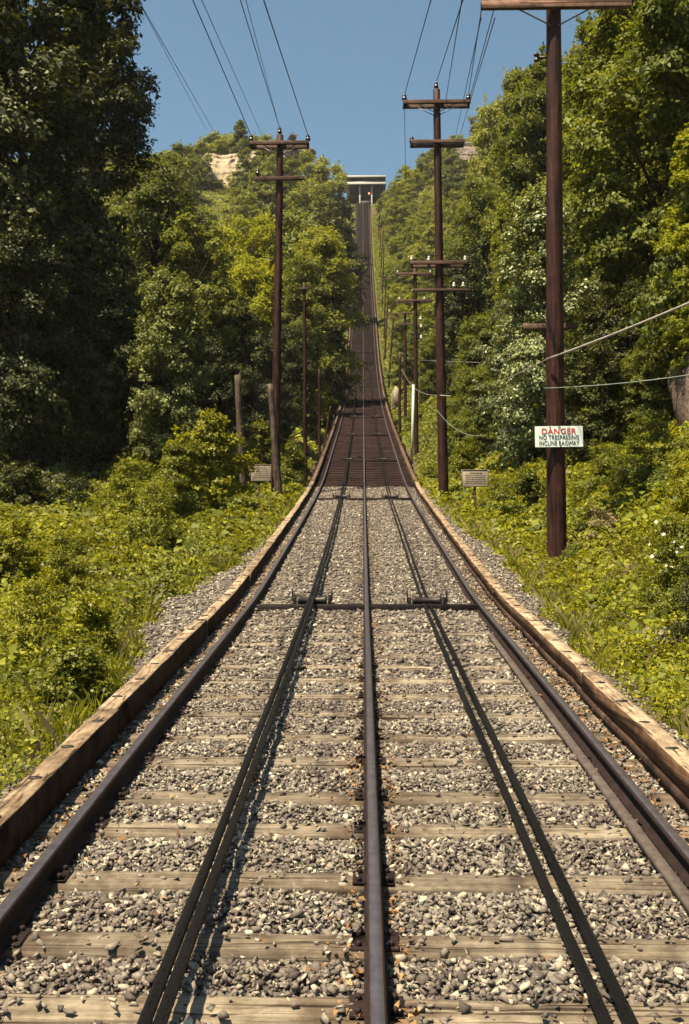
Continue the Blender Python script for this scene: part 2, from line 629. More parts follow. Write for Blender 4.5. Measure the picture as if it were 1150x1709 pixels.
def rand_rot(n, tilt=1.0):
    a = rng.uniform(0, 2 * math.pi, n)
    b = rng.normal(0, .5 * tilt, n)
    c = rng.normal(0, .5 * tilt, n)
    ca, sa, cb, sb, cc, sc_ = np.cos(a), np.sin(a), np.cos(b), np.sin(b), np.cos(c), np.sin(c)
    Rz = np.zeros((n, 3, 3)); Rz[:, 0, 0] = ca; Rz[:, 0, 1] = -sa; Rz[:, 1, 0] = sa; Rz[:, 1, 1] = ca; Rz[:, 2, 2] = 1
    Rx = np.zeros((n, 3, 3)); Rx[:, 0, 0] = 1; Rx[:, 1, 1] = cb; Rx[:, 1, 2] = -sb; Rx[:, 2, 1] = sb; Rx[:, 2, 2] = cb
    Ry = np.zeros((n, 3, 3)); Ry[:, 1, 1] = 1; Ry[:, 0, 0] = cc; Ry[:, 0, 2] = sc_; Ry[:, 2, 0] = -sc_; Ry[:, 2, 2] = cc
    return Rz @ Rx @ Ry


def stones(P, size, protos):
    Vs, Fs, n0 = [], [], 0
    which = rng.integers(0, len(protos), len(P))
    for k, (v, f) in enumerate(protos):
        i = np.where(which == k)[0]
        if not len(i):
            continue
        Rm = rand_rot(len(i))
        W = np.einsum('nij,kj->nki', Rm, v) * size[i][:, None, None] + P[i][:, None]
        Vs.append(W.reshape(-1, 3))
        Fs.append((f[None] + (np.arange(len(i)) * len(v))[:, None, None]).reshape(-1, 3) + n0)
        n0 += len(i) * len(v)
    return np.concatenate(Vs), np.concatenate(Fs)


TIE_W = .185
TIE_Y = np.array([.7, 1.33, 1.95, 2.55, 3.15, 3.75, 4.25, 4.90, 5.57, 6.11, 6.78, 7.42, 8.07] + [8.07 + .62 * q for q in range(1, 430)])


def tie_dist(y):
    i = np.clip(np.searchsorted(TIE_Y, y), 1, len(TIE_Y) - 1)
    return np.minimum(np.abs(y - TIE_Y[i]), np.abs(y - TIE_Y[i - 1]))


def on_tie(y):
    return tie_dist(y) < TIE_W / 2 - .012


LEFT_EDGE = lambda y: np.interp(y, [0, 7, 9.5, 12.5, 15, 18, 22, 40], [2.02, 2.06, 2.2, 2.85, 3.0, 2.4, 2.08, 2.05])
RIGHT_EDGE = lambda y: np.interp(y, [0, 7, 10, 14, 20, 25, 40], [2.12, 2.2, 2.15, 2.5, 2.7, 2.35, 2.15])


def stone_pts(n, y0, y1, tie_keep, xw=None):
    y = rng.uniform(y0, y1, n)
    e0, e1 = -LEFT_EDGE(y) - .12, RIGHT_EDGE(y) + .12
    x = e0 + rng.random(n) * (e1 - e0)
    ax = np.abs(x)
    keep = np.where(on_tie(y) & (ax < 2.25), rng.random(n) < tie_keep * np.where((ax < .2) | (np.abs(ax - 1.52) < .2), 5, 1), True)
    for xr in (-1.575, 0, 1.524):
        keep &= np.abs(x - xr) > .06
    x, y = x[keep], y[keep]
    return x, y


P8 = [hull_stone(7 + s % 3, s) for s in range(24)]
P6 = [hull_stone(7, 50 + s) for s in range(8)]
x, y = stone_pts(150000, 2.0, 9.5, .03)
sz = np.clip(rng.lognormal(math.log(.0182), .34, len(x)), .008, .038)
z = np.maximum(ballast_z(x, y), T(x, y)) + .010 + rng.uniform(-.008, .022, len(x)) + np.where(on_tie(y) & (np.abs(x) < 2.2), .022, 0)
tie_gap = tie_dist(y)
z -= np.where(~on_tie(y), .014 * smooth(.23, .13, tie_gap) * (1 - (np.abs(x) > 1.9)), 0)
V1, F1 = stones(np.stack([x, y, z], 1), sz, P8)
x, y = stone_pts(76000, 9.5, 36.4, .45)
k = on_tie(y)
sz = np.clip(rng.lognormal(math.log(.031), .3, len(x)), .016, .06)
z = np.maximum(ballast_z(x, y), T(x, y)) + rng.uniform(-.008, .02, len(x))
V2, F2 = stones(np.stack([x, y, z], 1), sz, P6)
g = link('gravel', mesh_np('gravel', np.concatenate([V1, V2]), [np.concatenate([F1, F2 + len(V1)])], M['stone']))
tag(g, 'grey and tan crushed stone ballast lying between the ties and beside the track', 'gravel', kind='stuff')


# ------------------------------------------------------------------ leaf quads
def leaf_quads(P, N, L, W, fold=.25):
    n = len(P)
    N = N / (np.linalg.norm(N, axis=1, keepdims=True) + 1e-9)
    r = rng.normal(size=(n, 3))
    t = np.cross(N, r)
    t /= np.linalg.norm(t, axis=1, keepdims=True) + 1e-9
    b = np.cross(N, t)
    L = L[:, None]
    W = W[:, None]
    V = np.empty((n, 4, 3), np.float32)
    V[:, 0] = P - t * L * .5
    V[:, 1] = P + b * W * .5 + N * W * fold + t * L * .05
    V[:, 2] = P + t * L * .5 - N * L * .1
    V[:, 3] = P - b * W * .5 + N * W * fold + t * L * .05
    return V.reshape(-1, 3), np.arange(n * 4).reshape(-1, 4)


def sphere_dirs(n):
    d = rng.normal(size=(n, 3))
    return d / np.linalg.norm(d, axis=1, keepdims=True)


# ------------------------------------------------------------------ guard timbers, ties, rails, cables
def pitch_at(y):
    return math.atan(slope(y))


def tie_mesh(name, mat, L, x0, seed):
    r = np.random.default_rng(seed)
    nx = 22
    xs_ = np.linspace(-L / 2, L / 2, nx) + x0
    pr = np.array([(-.5, -1), (-.5, -.12), (-.44, -.01), (-.15, 0), (.15, 0), (.44, -.01), (.5, -.12), (.5, -1)])
    V = []
    for xx in xs_:
        q = pr.copy()
        q[:, 0] = q[:, 0] * TIE_W + r.normal(0, .003, 8)
        q[:, 1] = q[:, 1] * .17
        q[1:7, 1] += r.normal(0, .0025, 6)
        V.append(np.stack([np.full(8, xx), q[:, 0], q[:, 1]], 1))
    V[0][:, 0] += r.normal(0, .012, 8)
    V[-1][:, 0] += r.normal(0, .012, 8)
    V = np.concatenate(V)
    Q = [(i * 8 + k, (i + 1) * 8 + k, (i + 1) * 8 + (k + 1) % 8, i * 8 + (k + 1) % 8) for i in range(nx - 1) for k in range(8)]
    n = len(V)
    caps = [tuple(range(8)), tuple(reversed(range(n - 8, n)))]
    return mesh_np(name, V, [np.array(Q), np.array(caps)], mat)


tie_m = [tie_mesh('railway_tie', M['tie'], 4.45, .03 * k - .02, k) for k in range(6)]
deck_m = [tie_mesh('railway_tie', M['decktie'], 4.3, .02 * k, 20 + k) for k in range(4)]
ords = ['nearest', 'second nearest', 'third nearest', 'fourth nearest', 'fifth nearest', 'sixth nearest', 'seventh nearest', 'eighth nearest',
        'ninth nearest', 'tenth nearest', 'eleventh nearest', 'twelfth nearest']
pl = MB().box((0, 0, .007), (.20, .15, .014), bev=.003)
for sx, sy in ((-.068, .045), (.068, -.045), (-.068, -.05), (.068, .05)):
    pl.lathe([(.0, .034), (.010, .034), (.013, .028), (.011, .014)], (sx, sy, 0), 8)
plate_me = pl.mesh('tie_plate', M['railside'])
far_ties = MB()
ntie = 0
nvis = 0
for y in TIE_Y[4:]:
    rough_y = y + random.uniform(-.02, .02)
    z = float(RZ(y)) - .125
    if ntie < 300:
        deck = y > 36.4
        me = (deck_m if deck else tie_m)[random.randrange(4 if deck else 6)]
        o = link('railway_tie', me)
        o.location = (random.uniform(-.05, .05), rough_y, z + (random.uniform(-.012, .004) if not deck else 0))
        o.rotation_euler = (pitch_at(y), random.uniform(-.003, .003), random.uniform(-.012, .012) + (math.pi if random.random() < .5 else 0))
        if o.rotation_euler.z > 1:
            o.rotation_euler.x *= -1
        if deck:
            tag(o, 'dark brown tie of the open deck, under the rails on the steep climb', 'railway tie', 'dark ties of the open deck')
        elif nvis < 12:
            tag(o, 'weathered wooden tie in the gravel, %s to the bottom edge of the photo' % ords[nvis], 'railway tie', 'weathered ties in the ballast')
            nvis += 1
            for xr in (-1.575, 0, 1.524):
                q = link('tie_plate', plate_me, o)
                q.location = ((xr - o.location.x) * (1 if o.rotation_euler.z < 1 else -1), 0, .001)
        else:
            tag(o, 'weathered wooden tie half buried in gravel between the near ties and the dark deck', 'railway tie', 'weathered ties in the ballast')
    else:
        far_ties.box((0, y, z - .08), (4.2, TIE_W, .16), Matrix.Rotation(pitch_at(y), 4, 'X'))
    ntie += 1
tag(far_ties.build('railway_ties_far_up', M['decktie']), 'dark ties of the track near the top of the mountain', 'railway ties', kind='stuff')

# rails: head, web and foot swept up the profile
def sweep(name, prof, x0, ys_, dz, mats, top_idx=(), smooth_=False):
    prof = np.array(prof)
    n = len(prof)
    V = []
    for yy in ys_:
        s_ = slope(yy)
        c = 1 / math.sqrt(1 + s_ * s_)
        V.append(np.stack([x0 + prof[:, 0], yy - prof[:, 1] * s_ * c, RZ(yy) + dz + prof[:, 1] * c], 1))
    V = np.concatenate(V)
    Q, mi = [], []
    for i in range(len(ys_) - 1):
        for q in range(n):
            Q.append((i * n + q, i * n + (q + 1) % n, (i + 1) * n + (q + 1) % n, (i + 1) * n + q))
            mi.append(1 if q in top_idx else 0)
    return mesh_np(name, V, [np.array(Q)], mats, smooth_, mi)


rail_prof = [(-.046, -.125), (-.046, -.115), (-.012, -.103), (-.009, -.042), (-.030, -.034), (-.033, -.010), (-.024, -.001), (0, 0),
             (.024, -.001), (.033, -.010), (.030, -.034), (.009, -.042), (.012, -.103), (.046, -.115), (.046, -.125)]
ysr = np.concatenate([np.arange(-3, 60, .6), np.arange(60, 275.1, 1.5)])
for nm, xr, lab in (('rail', -1.575, 'steel rail nearest the grass bank with shrubs, beside the timber in shadow'),
                    ('rail', 0, 'steel rail along the middle of the track, between both pairs of cables'),
                    ('rail', 1.524, 'steel rail nearest the big utility pole with the danger sign')):
    o = link(nm, sweep(nm, rail_prof, xr, ysr, 0, [M['railside'], M['railtop']], (6, 7)))
    tag(o, lab, 'rail', 'rails of the incline track')

# haul cables, two strands in each track, greasy black
ysc = np.concatenate([np.arange(-3, 36, .15), np.arange(36, 275, 2.0)])


def cable(x0, dz, r, lab, wav=0):
    n = 9
    V = []
    a = np.arange(n) * 2 * math.pi / n
    for i, yy in enumerate(ysc):
        rr = r * (1 + .10 * np.sin(a * 3 + yy * 40))
        xx = x0 + wav * math.sin(yy * .35)
        V.append(np.stack([xx + rr * np.cos(a), np.full(n, yy), RZ(yy) + dz + rr * np.sin(a) + .006 * math.sin(yy * .55 + x0 * 9)], 1))
    V = np.concatenate(V)
    i = (np.arange(len(ysc) - 1)[:, None] * n + np.arange(n)[None])
    j = (np.arange(len(ysc) - 1)[:, None] * n + ((np.arange(n) + 1) % n)[None])
    Q = np.stack([i, j, j + n, i + n], -1).reshape(-1, 4)
    return tag(link('haul_cable', mesh_np('haul_cable', V, [Q], M['cable'], True)), lab, 'cable', 'black haul cables along the track')


cable(-.776, .022, .023, 'outer black cable of the pair on the shaded-timber side of the middle rail', .004)
cable(-.722, .032, .023, 'inner black cable of the pair on the shaded-timber side of the middle rail', .006)
cable(.786, -.050, .022, 'greasy wet-looking black cable nearer the middle rail, on the danger sign side')
cable(.868, -.045, .022, 'black cable farther from the middle rail, on the danger sign side', .004)

# guard timbers on the tie ends
bolt_me = MB().lathe([(.0, .006), (.028, .006), (.03, -.01)], n=10).mesh('bolt', M['steel'])


def timber(x0, x1, ya, yb, h, name, label, group, mat, bolts, dz=.0, tw=0.0):
    yc = (ya + yb) / 2
    o = empty(name, (x0 / 2 + x1 / 2, yc, float(RZ(yc)) + .09 - h), label, 'guard timber', group)
    nseg = max(2, int((yb - ya) / .5))
    yy = np.linspace(ya, yb, nseg + 1)
    wd = x1 - x0
    pr = np.array([(-.5, -1), (-.5, -.04), (-.47, 0), (-.15, .0), (.15, 0), (.47, 0), (.5, -.04), (.5, -1)])
    V = []
    for i, q in enumerate(yy):
        wv = rng.normal(0, .003, 2)
        c = np.stack([pr[:, 0] * wd + wv[0] + tw * (q - yc), np.full(8, q - yc), pr[:, 1] * h + h + dz + wv[1] + float(RZ(q) - RZ(yc))], 1)
        V.append(c + rng.normal(0, .0015, c.shape))
    V = np.concatenate(V)
    Q = [(i * 8 + k, (i + 1) * 8 + k, (i + 1) * 8 + (k + 1) % 8, i * 8 + (k + 1) % 8) for i in range(nseg) for k in range(8)]
    caps = [tuple(range(8)), tuple(reversed(range(len(V) - 8, len(V))))]
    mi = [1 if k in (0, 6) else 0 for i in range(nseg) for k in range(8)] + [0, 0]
    link('beam', mesh_np('beam', V, [np.array(Q), np.array(caps)], [mat, M['trestle'] if x0 < 0 else M['beamside'] if mat is M['beam'] else mat], False, mi), o)  # left timbers' side faces coloured dark to stand in for their shade
    if x0 > 0:
        W = V.copy()
        zoff = np.tile(pr[:, 1] + 1, nseg + 1)
        W[:, 2] -= zoff * h + .07 * (1 - zoff) + .003
        W[:, 0] -= .018
        link('lower_beam', mesh_np('lower_beam', W, [np.array(Q), np.array(caps)], M['trestle']), o)
    if bolts:
        for q in np.arange(ya + .35, yb - .1, .62):
            b = link('bolt', bolt_me, o)
            b.location = (random.uniform(-.02, .02), q - yc, h + dz + float(RZ(q) - RZ(yc)) + .001)
            b.rotation_euler = (pitch_at(q), 0, 0)
            b.scale = (1.5, .7, 1)
    return o


def timber_row(side, breaks, labels):
    for k in range(len(breaks) - 1):
        ya, yb = breaks[k] + .006, breaks[k + 1] - .006
        near = yb < 26
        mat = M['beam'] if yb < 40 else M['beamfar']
        if side < 0:
            x0, x1, h = -1.98, -1.84, .215
        else:
            x0, x1, h = 1.825, 1.965, .145
        off = random.uniform(-.006, .006)
        lab = labels[k] if k < len(labels) else ('guard timber in the long row edging the climb on the %s' %
                                                ('shaded tree side' if side < 0 else 'danger sign side'))
        timber(x0 + off, x1 + off, ya, yb, h + random.uniform(-.01, .01), 'guard_timber', lab,
               'guard timbers on the left of the track' if side < 0 else 'guard timbers on the right of the track', mat, near, random.uniform(-.012, .012),
               random.uniform(-.001, .001))


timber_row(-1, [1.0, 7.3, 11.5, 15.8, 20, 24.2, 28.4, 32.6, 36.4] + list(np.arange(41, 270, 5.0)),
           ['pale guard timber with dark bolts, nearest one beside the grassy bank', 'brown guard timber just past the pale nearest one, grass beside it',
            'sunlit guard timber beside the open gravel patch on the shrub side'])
timber_row(1, [1.0, 8.6, 14.4, 18.6, 23, 27.5, 32, 36.4] + list(np.arange(41, 270, 5.0)),
           ['tan guard timber with dark bolts, nearest one on the danger sign side', 'orange-brown guard timber ending below the big pole with the danger sign',
            'dark stained guard timber with a stepped end, beside the big pole with the danger sign'])

# dull plank lying along the inside of one rail
yv = np.arange(4.4, 11.7, .3)
pk = sweep('rail_plank', [(-.032, -.126), (-.032, -.098), (-.025, -.090), (.025, -.090), (.032, -.098), (.032, -.126)], 1.425, yv, 0, [M['strip'], M['strip']])
tag(link('rail_plank', pk), 'thin dull grey plank lying along the inner side of the rail by the danger sign', 'plank')

# sheave assemblies: a bar across the track and a roller under each cable pair
hoop = MB()
a = np.linspace(-.15, math.pi + .15, 15)
hoop.tube(np.stack([np.zeros(15), .045 * np.cos(a), .145 * np.sin(a) + .0], 1), .0095, 6)
hoop_me = hoop.mesh('guide_hoop', M['steel'], True)
roll_me = MB().lathe([(0, -.2), (.07, -.2), (.073, -.17), (.055, -.12), (.05, 0), (.055, .12), (.073, .17), (.07, .2), (0, .2)], n=14,
                     M=Matrix.Rotation(R(90), 4, 'Y')).mesh('roller', M['steel'], True)
brk_me = MB().box((0, 0, 0), (.045, .15, .13), bev=.006).box((0, 0, -.068), (.11, .18, .016), bev=.004).mesh('bearing_block', M['steel'])
bar_me = MB().box((0, 0, 0), (3.0, .06, .075), bev=.006).mesh('cross_bar', M['steel'])
ys_sheave = [13.75] + [32.0 + 13.5 * q for q in range(13)]
for q, yy in enumerate(ys_sheave):
    zz = float(RZ(yy))
    if q == 0:
        lab = 'nearest steel cross bar carrying two black cable rollers with tall hoops'
    elif q == 1:
        lab = 'second steel cross bar with cable rollers, just before the dark deck begins'
    else:
        lab = 'cable roller frame between the rails on the dark steep deck'
    o = empty('cable_sheave', (0, yy, zz - .11), lab, 'cable roller', 'cable rollers across the track', (pitch_at(yy), 0, 0))
    b = link('cross_bar', bar_me, o)
    b.location = (0, -.10, .035)
    for cx in (-.748, .828):
        r_ = link('roller', roll_me, o)
        r_.location = (cx, 0, .10 if cx > 0 else .105)
        if q >= 2:
            r_.data = roll_me.copy() if q == 2 and cx < 0 else r_.data
        for s in (-1, 1):
            bb = link('bearing_block', brk_me, o)
            bb.location = (cx + s * .24, 0, .08 if cx > 0 else .11)
            if q < 2:
                hh = link('guide_hoop', hoop_me, o)
                hh.location = (cx + s * .27, 0, .11 if cx > 0 else .13)

# trestle under the open deck
tr = empty('railway_trestle', (0, 37, float(RZ(37)) - 2.4), 'dark timber trestle carrying the open deck up the hillside', 'trestle')
iv = -Vector(tr.location)
for xr in (-1.75, -.6, .6, 1.75):
    yv = np.arange(36.8, 130, 2.0)
    pr = [(-.13, -.72), (-.13, -.325), (.13, -.325), (.13, -.72)]
    o = link('stringer', sweep('stringer', pr, xr, yv, 0, [M['trestle']]), tr)
    o.location = iv
for yy in np.arange(40, 120, 4.0):
    mb = MB()
    zt = float(RZ(yy)) - .74
    mb.box((0, yy, zt - .14), (4.3, .28, .28))
    for xx in (-1.8, -.65, .65, 1.8):
        mb.tube([(xx * 1.0, yy, zt - .28), (xx * 1.12, yy, zt - 3.2)], .14, 8)
    mb.tube([(-1.7, yy - .17, zt - .4), (1.8, yy - .17, zt - 2.3)], .06, 4)
    o = mb.build('bent', M['trestle'], tr)
    o.location = iv

# ------------------------------------------------------------------ utility poles and wires
ins_me = {}
for nm, mt in (('d', M['insul']), ('w', M['insulw'])):
    ins_me[nm] = MB().lathe([(0, 0), (.012, 0), (.012, .05), (.055, .055), (.058, .10), (.04, .115), (.045, .15), (.05, .165), (.032, .19), (.028, .21), (0, .215)], n=12).mesh('insulator', mt, True)


def pole(base, top, r0, r1, label, arms=(), group='utility poles by the track', mat='pole', name='utility_pole', pin=False, arm_mat='arm'):
    """arms: (height px converted to local z, x from, x to, double, thickness, [(x, kind, up)...], brace)."""
    base, top = Vector(base), Vector(top)
    o = empty(name, base, label, 'utility pole', group)
    ax = top - base
    n = 14
    P = []
    for t in np.linspace(0, 1, n):
        p = ax * t
        P.append((p.x + .012 * math.sin(t * 5 + base.x), p.y, p.z))
    mb = MB()
    mb.tube([(0, 0, -1.2)] + P, [r0 * 1.02] + list(r0 + (r1 - r0) * np.linspace(0, 1, n)), 16)
    mb.build('shaft', M[mat], o, True)
    tops = {}
    for ai, (z, xa, xb, dbl, th, ins, br) in enumerate(arms):
        t = z / ax.z
        c = ax * t
        rr = r0 + (r1 - r0) * t
        sides = (-1, 1) if dbl else (-1,)
        for s in sides:
            MB().box((c.x + (xa + xb) / 2, c.y + s * (rr + th * .42), z), (xb - xa, th * .85, th), bev=.008).build('crossarm', M[arm_mat], o)
        for (xi, kd, dz) in ins:
            i_ = link('insulator', ins_me[kd], o)
            yoff = -(rr + th * .42) if not dbl else 0
            if dbl:
                MB().box((c.x + xi, c.y, z + .0), (.07, 2 * rr + th, th * 1.25), bev=.006).build('end_block', M['steel'], o)
            i_.location = (c.x + xi, c.y + yoff, z + th * .52 + dz)
            if kd == 'd':
                i_.scale = (1.5, 1.5, 1.25)
            tops[(ai, xi)] = Vector((base.x + c.x + xi, base.y + c.y + yoff, base.z + z + th * .52 + .25))
        if br:
            for s in sides:
                yb = c.y + s * (rr + .012)
                for sx in (-1, 1):
                    xe = c.x + sx * min(abs(xa), abs(xb)) * br
                    MB().tube([(xe, c.y + s * (rr + th * .1), z - th * .4), (c.x + sx * rr * .5, yb, z - br * abs(xb) * .55)], .014, 5).build('brace', M['sheave'], o)
    if pin:
        i_ = link('insulator', ins_me['d'], o)
        i_.location = (ax.x, ax.y, ax.z)
        i_.scale = (1.3, 1.3, 1.3)
        tops['pin'] = top + Vector((0, 0, .24))
    return o, tops, base


def zl(py, px, d, base):
    """Local height on a pole of the pixel row py."""
    return (at(px, py, d) - Vector(base)).z


# R1, the big one with the danger sign
b1, t1 = at(930, 928, 18), at(922, -70, 18)
m1 = 18 / F
R1o, R1t, R1b = pole(b1, t1, .180, .128, 'tall dark utility pole with the danger sign, nearest pole to the camera', [
    (zl(18, 924, 18, b1), -122 * m1, 125 * m1, False, .135, [(-.98, 'd', 0), (-1.25, 'd', 0), (1.0, 'd', 0), (1.25, 'd', 0)], .48)], arm_mat='armlight')
zz = zl(535, 926, 18, b1)
cxx = (t1 - b1).x * zz / (t1 - b1).z
MB().box((cxx - .02, .20, zz), (94 * m1, .10, .10), bev=.008).build('crossarm', M['arm'], R1o)
zz = zl(72, 924, 18, b1)
cxx = (t1 - b1).x * zz / (t1 - b1).z
MB().box((cxx - .02, -.02, zz), (.40, .05, .03)).build('bracket', M['steel'], R1o)
i_ = MB().lathe([(0, -.07), (.05, -.07), (.055, -.045), (.03, -.03), (.03, .03), (.055, .045), (.05, .07), (0, .07)], (cxx - .21, -.02, zz - .0), 12).build('insulator', M['insul'], R1o, True)

# R2
b2, t2 = at(741, 862, 33), at(728, 150, 33)
m2 = 33 / F
R2o, R2t, R2b = pole(b2, t2, .172, .115, 'tall dark utility pole with four crossarms, second on the danger sign side', [
    (zl(174, 729, 33, b2), -56 * m2, 56 * m2, True, .12, [(-1.06, 'd', .02), (1.06, 'd', .02)], .55),
    (zl(240, 730, 33, b2), -45 * m2, 45 * m2, True, .11, [(-.84, 'd', -.08)], 0),
    (zl(441, 732, 33, b2), -50 * m2, 46 * m2, True, .12, [(-.92, 'w', .02), (-.35, 'w', 0), (.85, 'w', 0)], 0),
    (zl(487, 733, 33, b2), -46 * m2, 46 * m2, False, .10, [(.45, 'w', 0), (.75, 'w', 0)], 0)], pin=True)

# R3 with the pale pipe beside it
b3, t3 = at(696, 800, 64), at(692, 448, 64)
m3 = 64 / F
R3o, R3t, R3b = pole(b3, t3, .155, .12, 'dark utility pole with a white pipe in front of it', [
    (zl(458, 692, 64, b3), -31 * m3, 29 * m3, True, .13, [(-1.1, 'w', 0), (1.0, 'w', 0)], 0),
    (zl(503, 692, 64, b3), -31 * m3, 29 * m3, True, .13, [(-1.0, 'w', 0), (.6, 'w', 0)], 0)])
pb, pt = at(687, 796, 62) - b3, at(690, 642, 62) - b3
MB().tube([pb, pt], .085, 10).build('conduit', M['pipe'], R3o, True)
for (px, py) in ((702, 536), (703, 549), (703, 567)):
    p = at(px, py, 63.6) - b3
    i_ = link('insulator', ins_me['w'], R3o)
    i_.location = p
    i_.scale = (1.6, 1.6, 1.4)
# R4 and beyond
b4, t4 = at(677, 775, 84), at(676, 522, 84)
m4 = 84 / F
R4o, R4t, R4b = pole(b4, t4, .15, .11, 'dark utility pole with two crossarms, third behind the pole with four crossarms', [
    (zl(524, 676, 84, b4), -30 * m4, 12 * m4, False, .13, [(-1.3, 'w', 0)], 0),
    (zl(542, 676, 84, b4), -20 * m4, 14 * m4, False, .13, [], 0)])
pole(at(667.5, 745, 80), at(667, 590, 80), .12, .10, 'short bare brown pole beside the deck, between taller poles', group='short bare poles')
pole(at(649, 640, 110), at(657, 525, 110), .11, .085, 'thin leaning pole beside the deck next to the pale boulder', [(7.2, -1.2, 1.2, False, .12, [], 0)], group='thin far poles')
for k, (xa, ya, xb, yb, d) in enumerate([(642.5, 590, 648, 490, 125), (641, 565, 644.5, 455, 140), (638, 500, 641, 405, 160), (636, 450, 640, 380, 185), (634, 420, 637, 362, 210), (632, 390, 634, 345, 235)]):
    pole(at(xa, ya, d), at(xb, yb, d), .11, .08, ['thin dark pole with an arm, right of the track below the bend', 'thin dark pole just behind another on the steep green slope', 'small distant pole beside the upper track, lowest of four',
         'small distant pole beside the upper track, second lowest of four', 'small distant pole beside the upper track, third lowest of four', 'small distant pole beside the upper track, topmost of four'][k],
         [(.9 * (at(xb, yb, d) - at(xa, ya, d)).z, -1.0, 1.0, False, .11, [], 0)] if k < 4 else (), group='thin far poles')

# left side
bl, tl = at(460, 845, 34), at(467, 226, 34)
ml = 34 / F
L1o, L1t, L1b = pole(bl, tl, .16, .115, 'tall dark utility pole with two crossarms, tallest on the shaded tree side', [
    (zl(242, 467, 34, bl), -49 * ml, 49 * ml, True, .12, [(-.97, 'd', .02), (.97, 'd', .02)], .55),
    (zl(301, 466, 34, bl), -42 * ml, 43 * ml, False, .12, [(-.72, 'd', 0)], 0)], pin=True)
pole(at(409, 850, 33), at(396, 626, 33), .125, .105, 'cut-off grey weathered pole leaning back beside a tan sign', group='cut-off weathered poles', mat='greypole', name='cut_off_pole')
pole(at(468, 848, 32.4), at(450, 641, 32.4), .14, .085, 'cut-off grey weathered pole leaning against the tall pole with two crossarms', group='cut-off weathered poles', mat='greypole', name='cut_off_pole')
pole(at(510.5, 815, 46), at(507.5, 472, 46), .10, .07, 'slim reddish pole standing before dark trees, tallest of the slim ones', [(9.2, -.25, .25, False, .08, [], 0)], group='slim poles on the shaded side')
pole(at(534, 775, 58), at(532.5, 616, 58), .085, .065, 'slim reddish pole without arms, shorter one before dark trees', group='slim poles on the shaded side')
pole(at(540, 755, 62), at(551.5, 678, 62), .075, .06, 'short thin pole leaning toward the track on the shaded side', group='slim poles on the shaded side')


def wire(p, q, label, group, r=.011, sag=.0, mat='wire', n=18, ext=None):
    p, q = Vector(p), Vector(q)
    if ext is not None:                               # run on behind the camera to the next pole, out of sight
        q = p + (q - p) * ext
    pts = []
    for t in np.linspace(0, 1, n):
        c = p.lerp(q, t)
        pts.append((c.x, c.y, c.z - sag * 4 * t * (1 - t)))
    o = MB().tube(pts, r, 5).build('overhead_wire', M[mat])
    return tag(o, label, 'wire', group)


def runout(p, px, py, dmin=3.0):
    """Straight wire from the insulator p toward the camera through pixel (px, py): where it passes depth d chosen so that it keeps parallel to the track."""
    p = Vector(p)
    ray = (at(px, py, 1.0) - CAM)
    d = (p.x - CAM.x) / ray.x if abs(ray.x) > 1e-6 else 20
    d = max(8.0, min(d, p.y * .8))
    return at(px, py, d)


gW = 'overhead wires on the shaded side'
wire(L1t[(0, -.97)], runout(L1t[(0, -.97)], 323, 3), 'wire to the outer insulator of the tall pole on the shaded side', gW, .013, ext=2.6)
wire(L1t['pin'], runout(L1t['pin'], 402, 3), 'wire to the top insulator of the tall pole on the shaded side', gW, .012, ext=2.6)
wire(L1t[(0, .97)], runout(L1t[(0, .97)], 441, 3), 'wire to the insulator nearest the track on the tall shaded side pole', gW, .013, ext=2.6)
wire(at(438, 228, 60), at(338, 3, 24), 'thin wire ending behind the cliff top, just right of the thickest one', gW, .010, ext=1.6)
wire(at(466, 212, 60), at(411, 3, 24), 'thin wire close beside the one reaching the pole top', gW, .009, ext=1.6)
wire(at(355, 216, 60), at(245, 25, 26), 'upper thin wire beside the tall dark tree', gW, .011, ext=1.6)
wire(at(344, 216, 60), at(247, 32, 26), 'lower thin wire beside the tall dark tree', gW, .008, ext=1.6)
gV = 'overhead wires on the danger sign side'
wire(R2t[(0, -1.06)], runout(R2t[(0, -1.06)], 718, 5), 'wire running up from the track-side insulator of the pole with four crossarms', gV, .012, ext=2.2)
wire(R2t['pin'], at(771, 5, 17), 'wire running up from the top insulator of the pole with four crossarms', gV, .011, ext=1.7)
wire(at(744, 168, 33.2), at(770, 5, 15), 'thin wire just right of the one to the pole top', gV, .009, ext=1.4)
wire(R2t[(0, 1.06)], R1t[(0, -1.25)], 'wire between the outer insulators of the two nearest big poles', gV, .011)
wire(at(783, 168, 33.2), R1t[(0, -.98)], 'wire from the outer insulator to the nearest big pole, inner one', gV, .011)
wire(at(758, 238, 60), at(803, 30, 18), 'thin wire passing behind the pole with four crossarms', gV, .010)
wire(at(765, 236, 60), at(826, 30, 19), 'thin wire dropping behind the trees on the danger sign side', gV, .011)
wire(R2t[(0, -1.06)] - Vector((0, 0, .2)), at(677, 300, 45), 'wire descending behind the pole with four crossarms', gV, .010)
wire(at(883, 200, 40), at(908, 75, 18), 'short wire sloping down from the side bracket of the nearest pole', gV, .010)
gG = 'cables crossing to the poles from the side'
wire(at(1195, 486, 15.5), at(912, 600, 17.8), 'thick pale cable slanting from the big pole across to the edge', gG, .022, .03, 'guywire')
wire(at(912, 600, 18.2), at(815, 642, 32), 'thin dim cable going back from the big pole into the trees', gG, .012, .05, 'guywire')
wire(at(1200, 618, 15.5), at(907, 648, 17.7), 'thin greenish cable slanting across the big pole below the thick one', gG, .008, .05, 'greenwire')
wire(at(672, 618, 80), at(735, 660, 32.7), 'pale cable looping down from a far pole to the pole with four crossarms', gG, .014, .55, 'guywire')
wire(at(735, 660, 32.7), at(752, 661, 32.6), 'short pale cable end tied round the pole with four crossarms', gG, .017, .0, 'guywire')
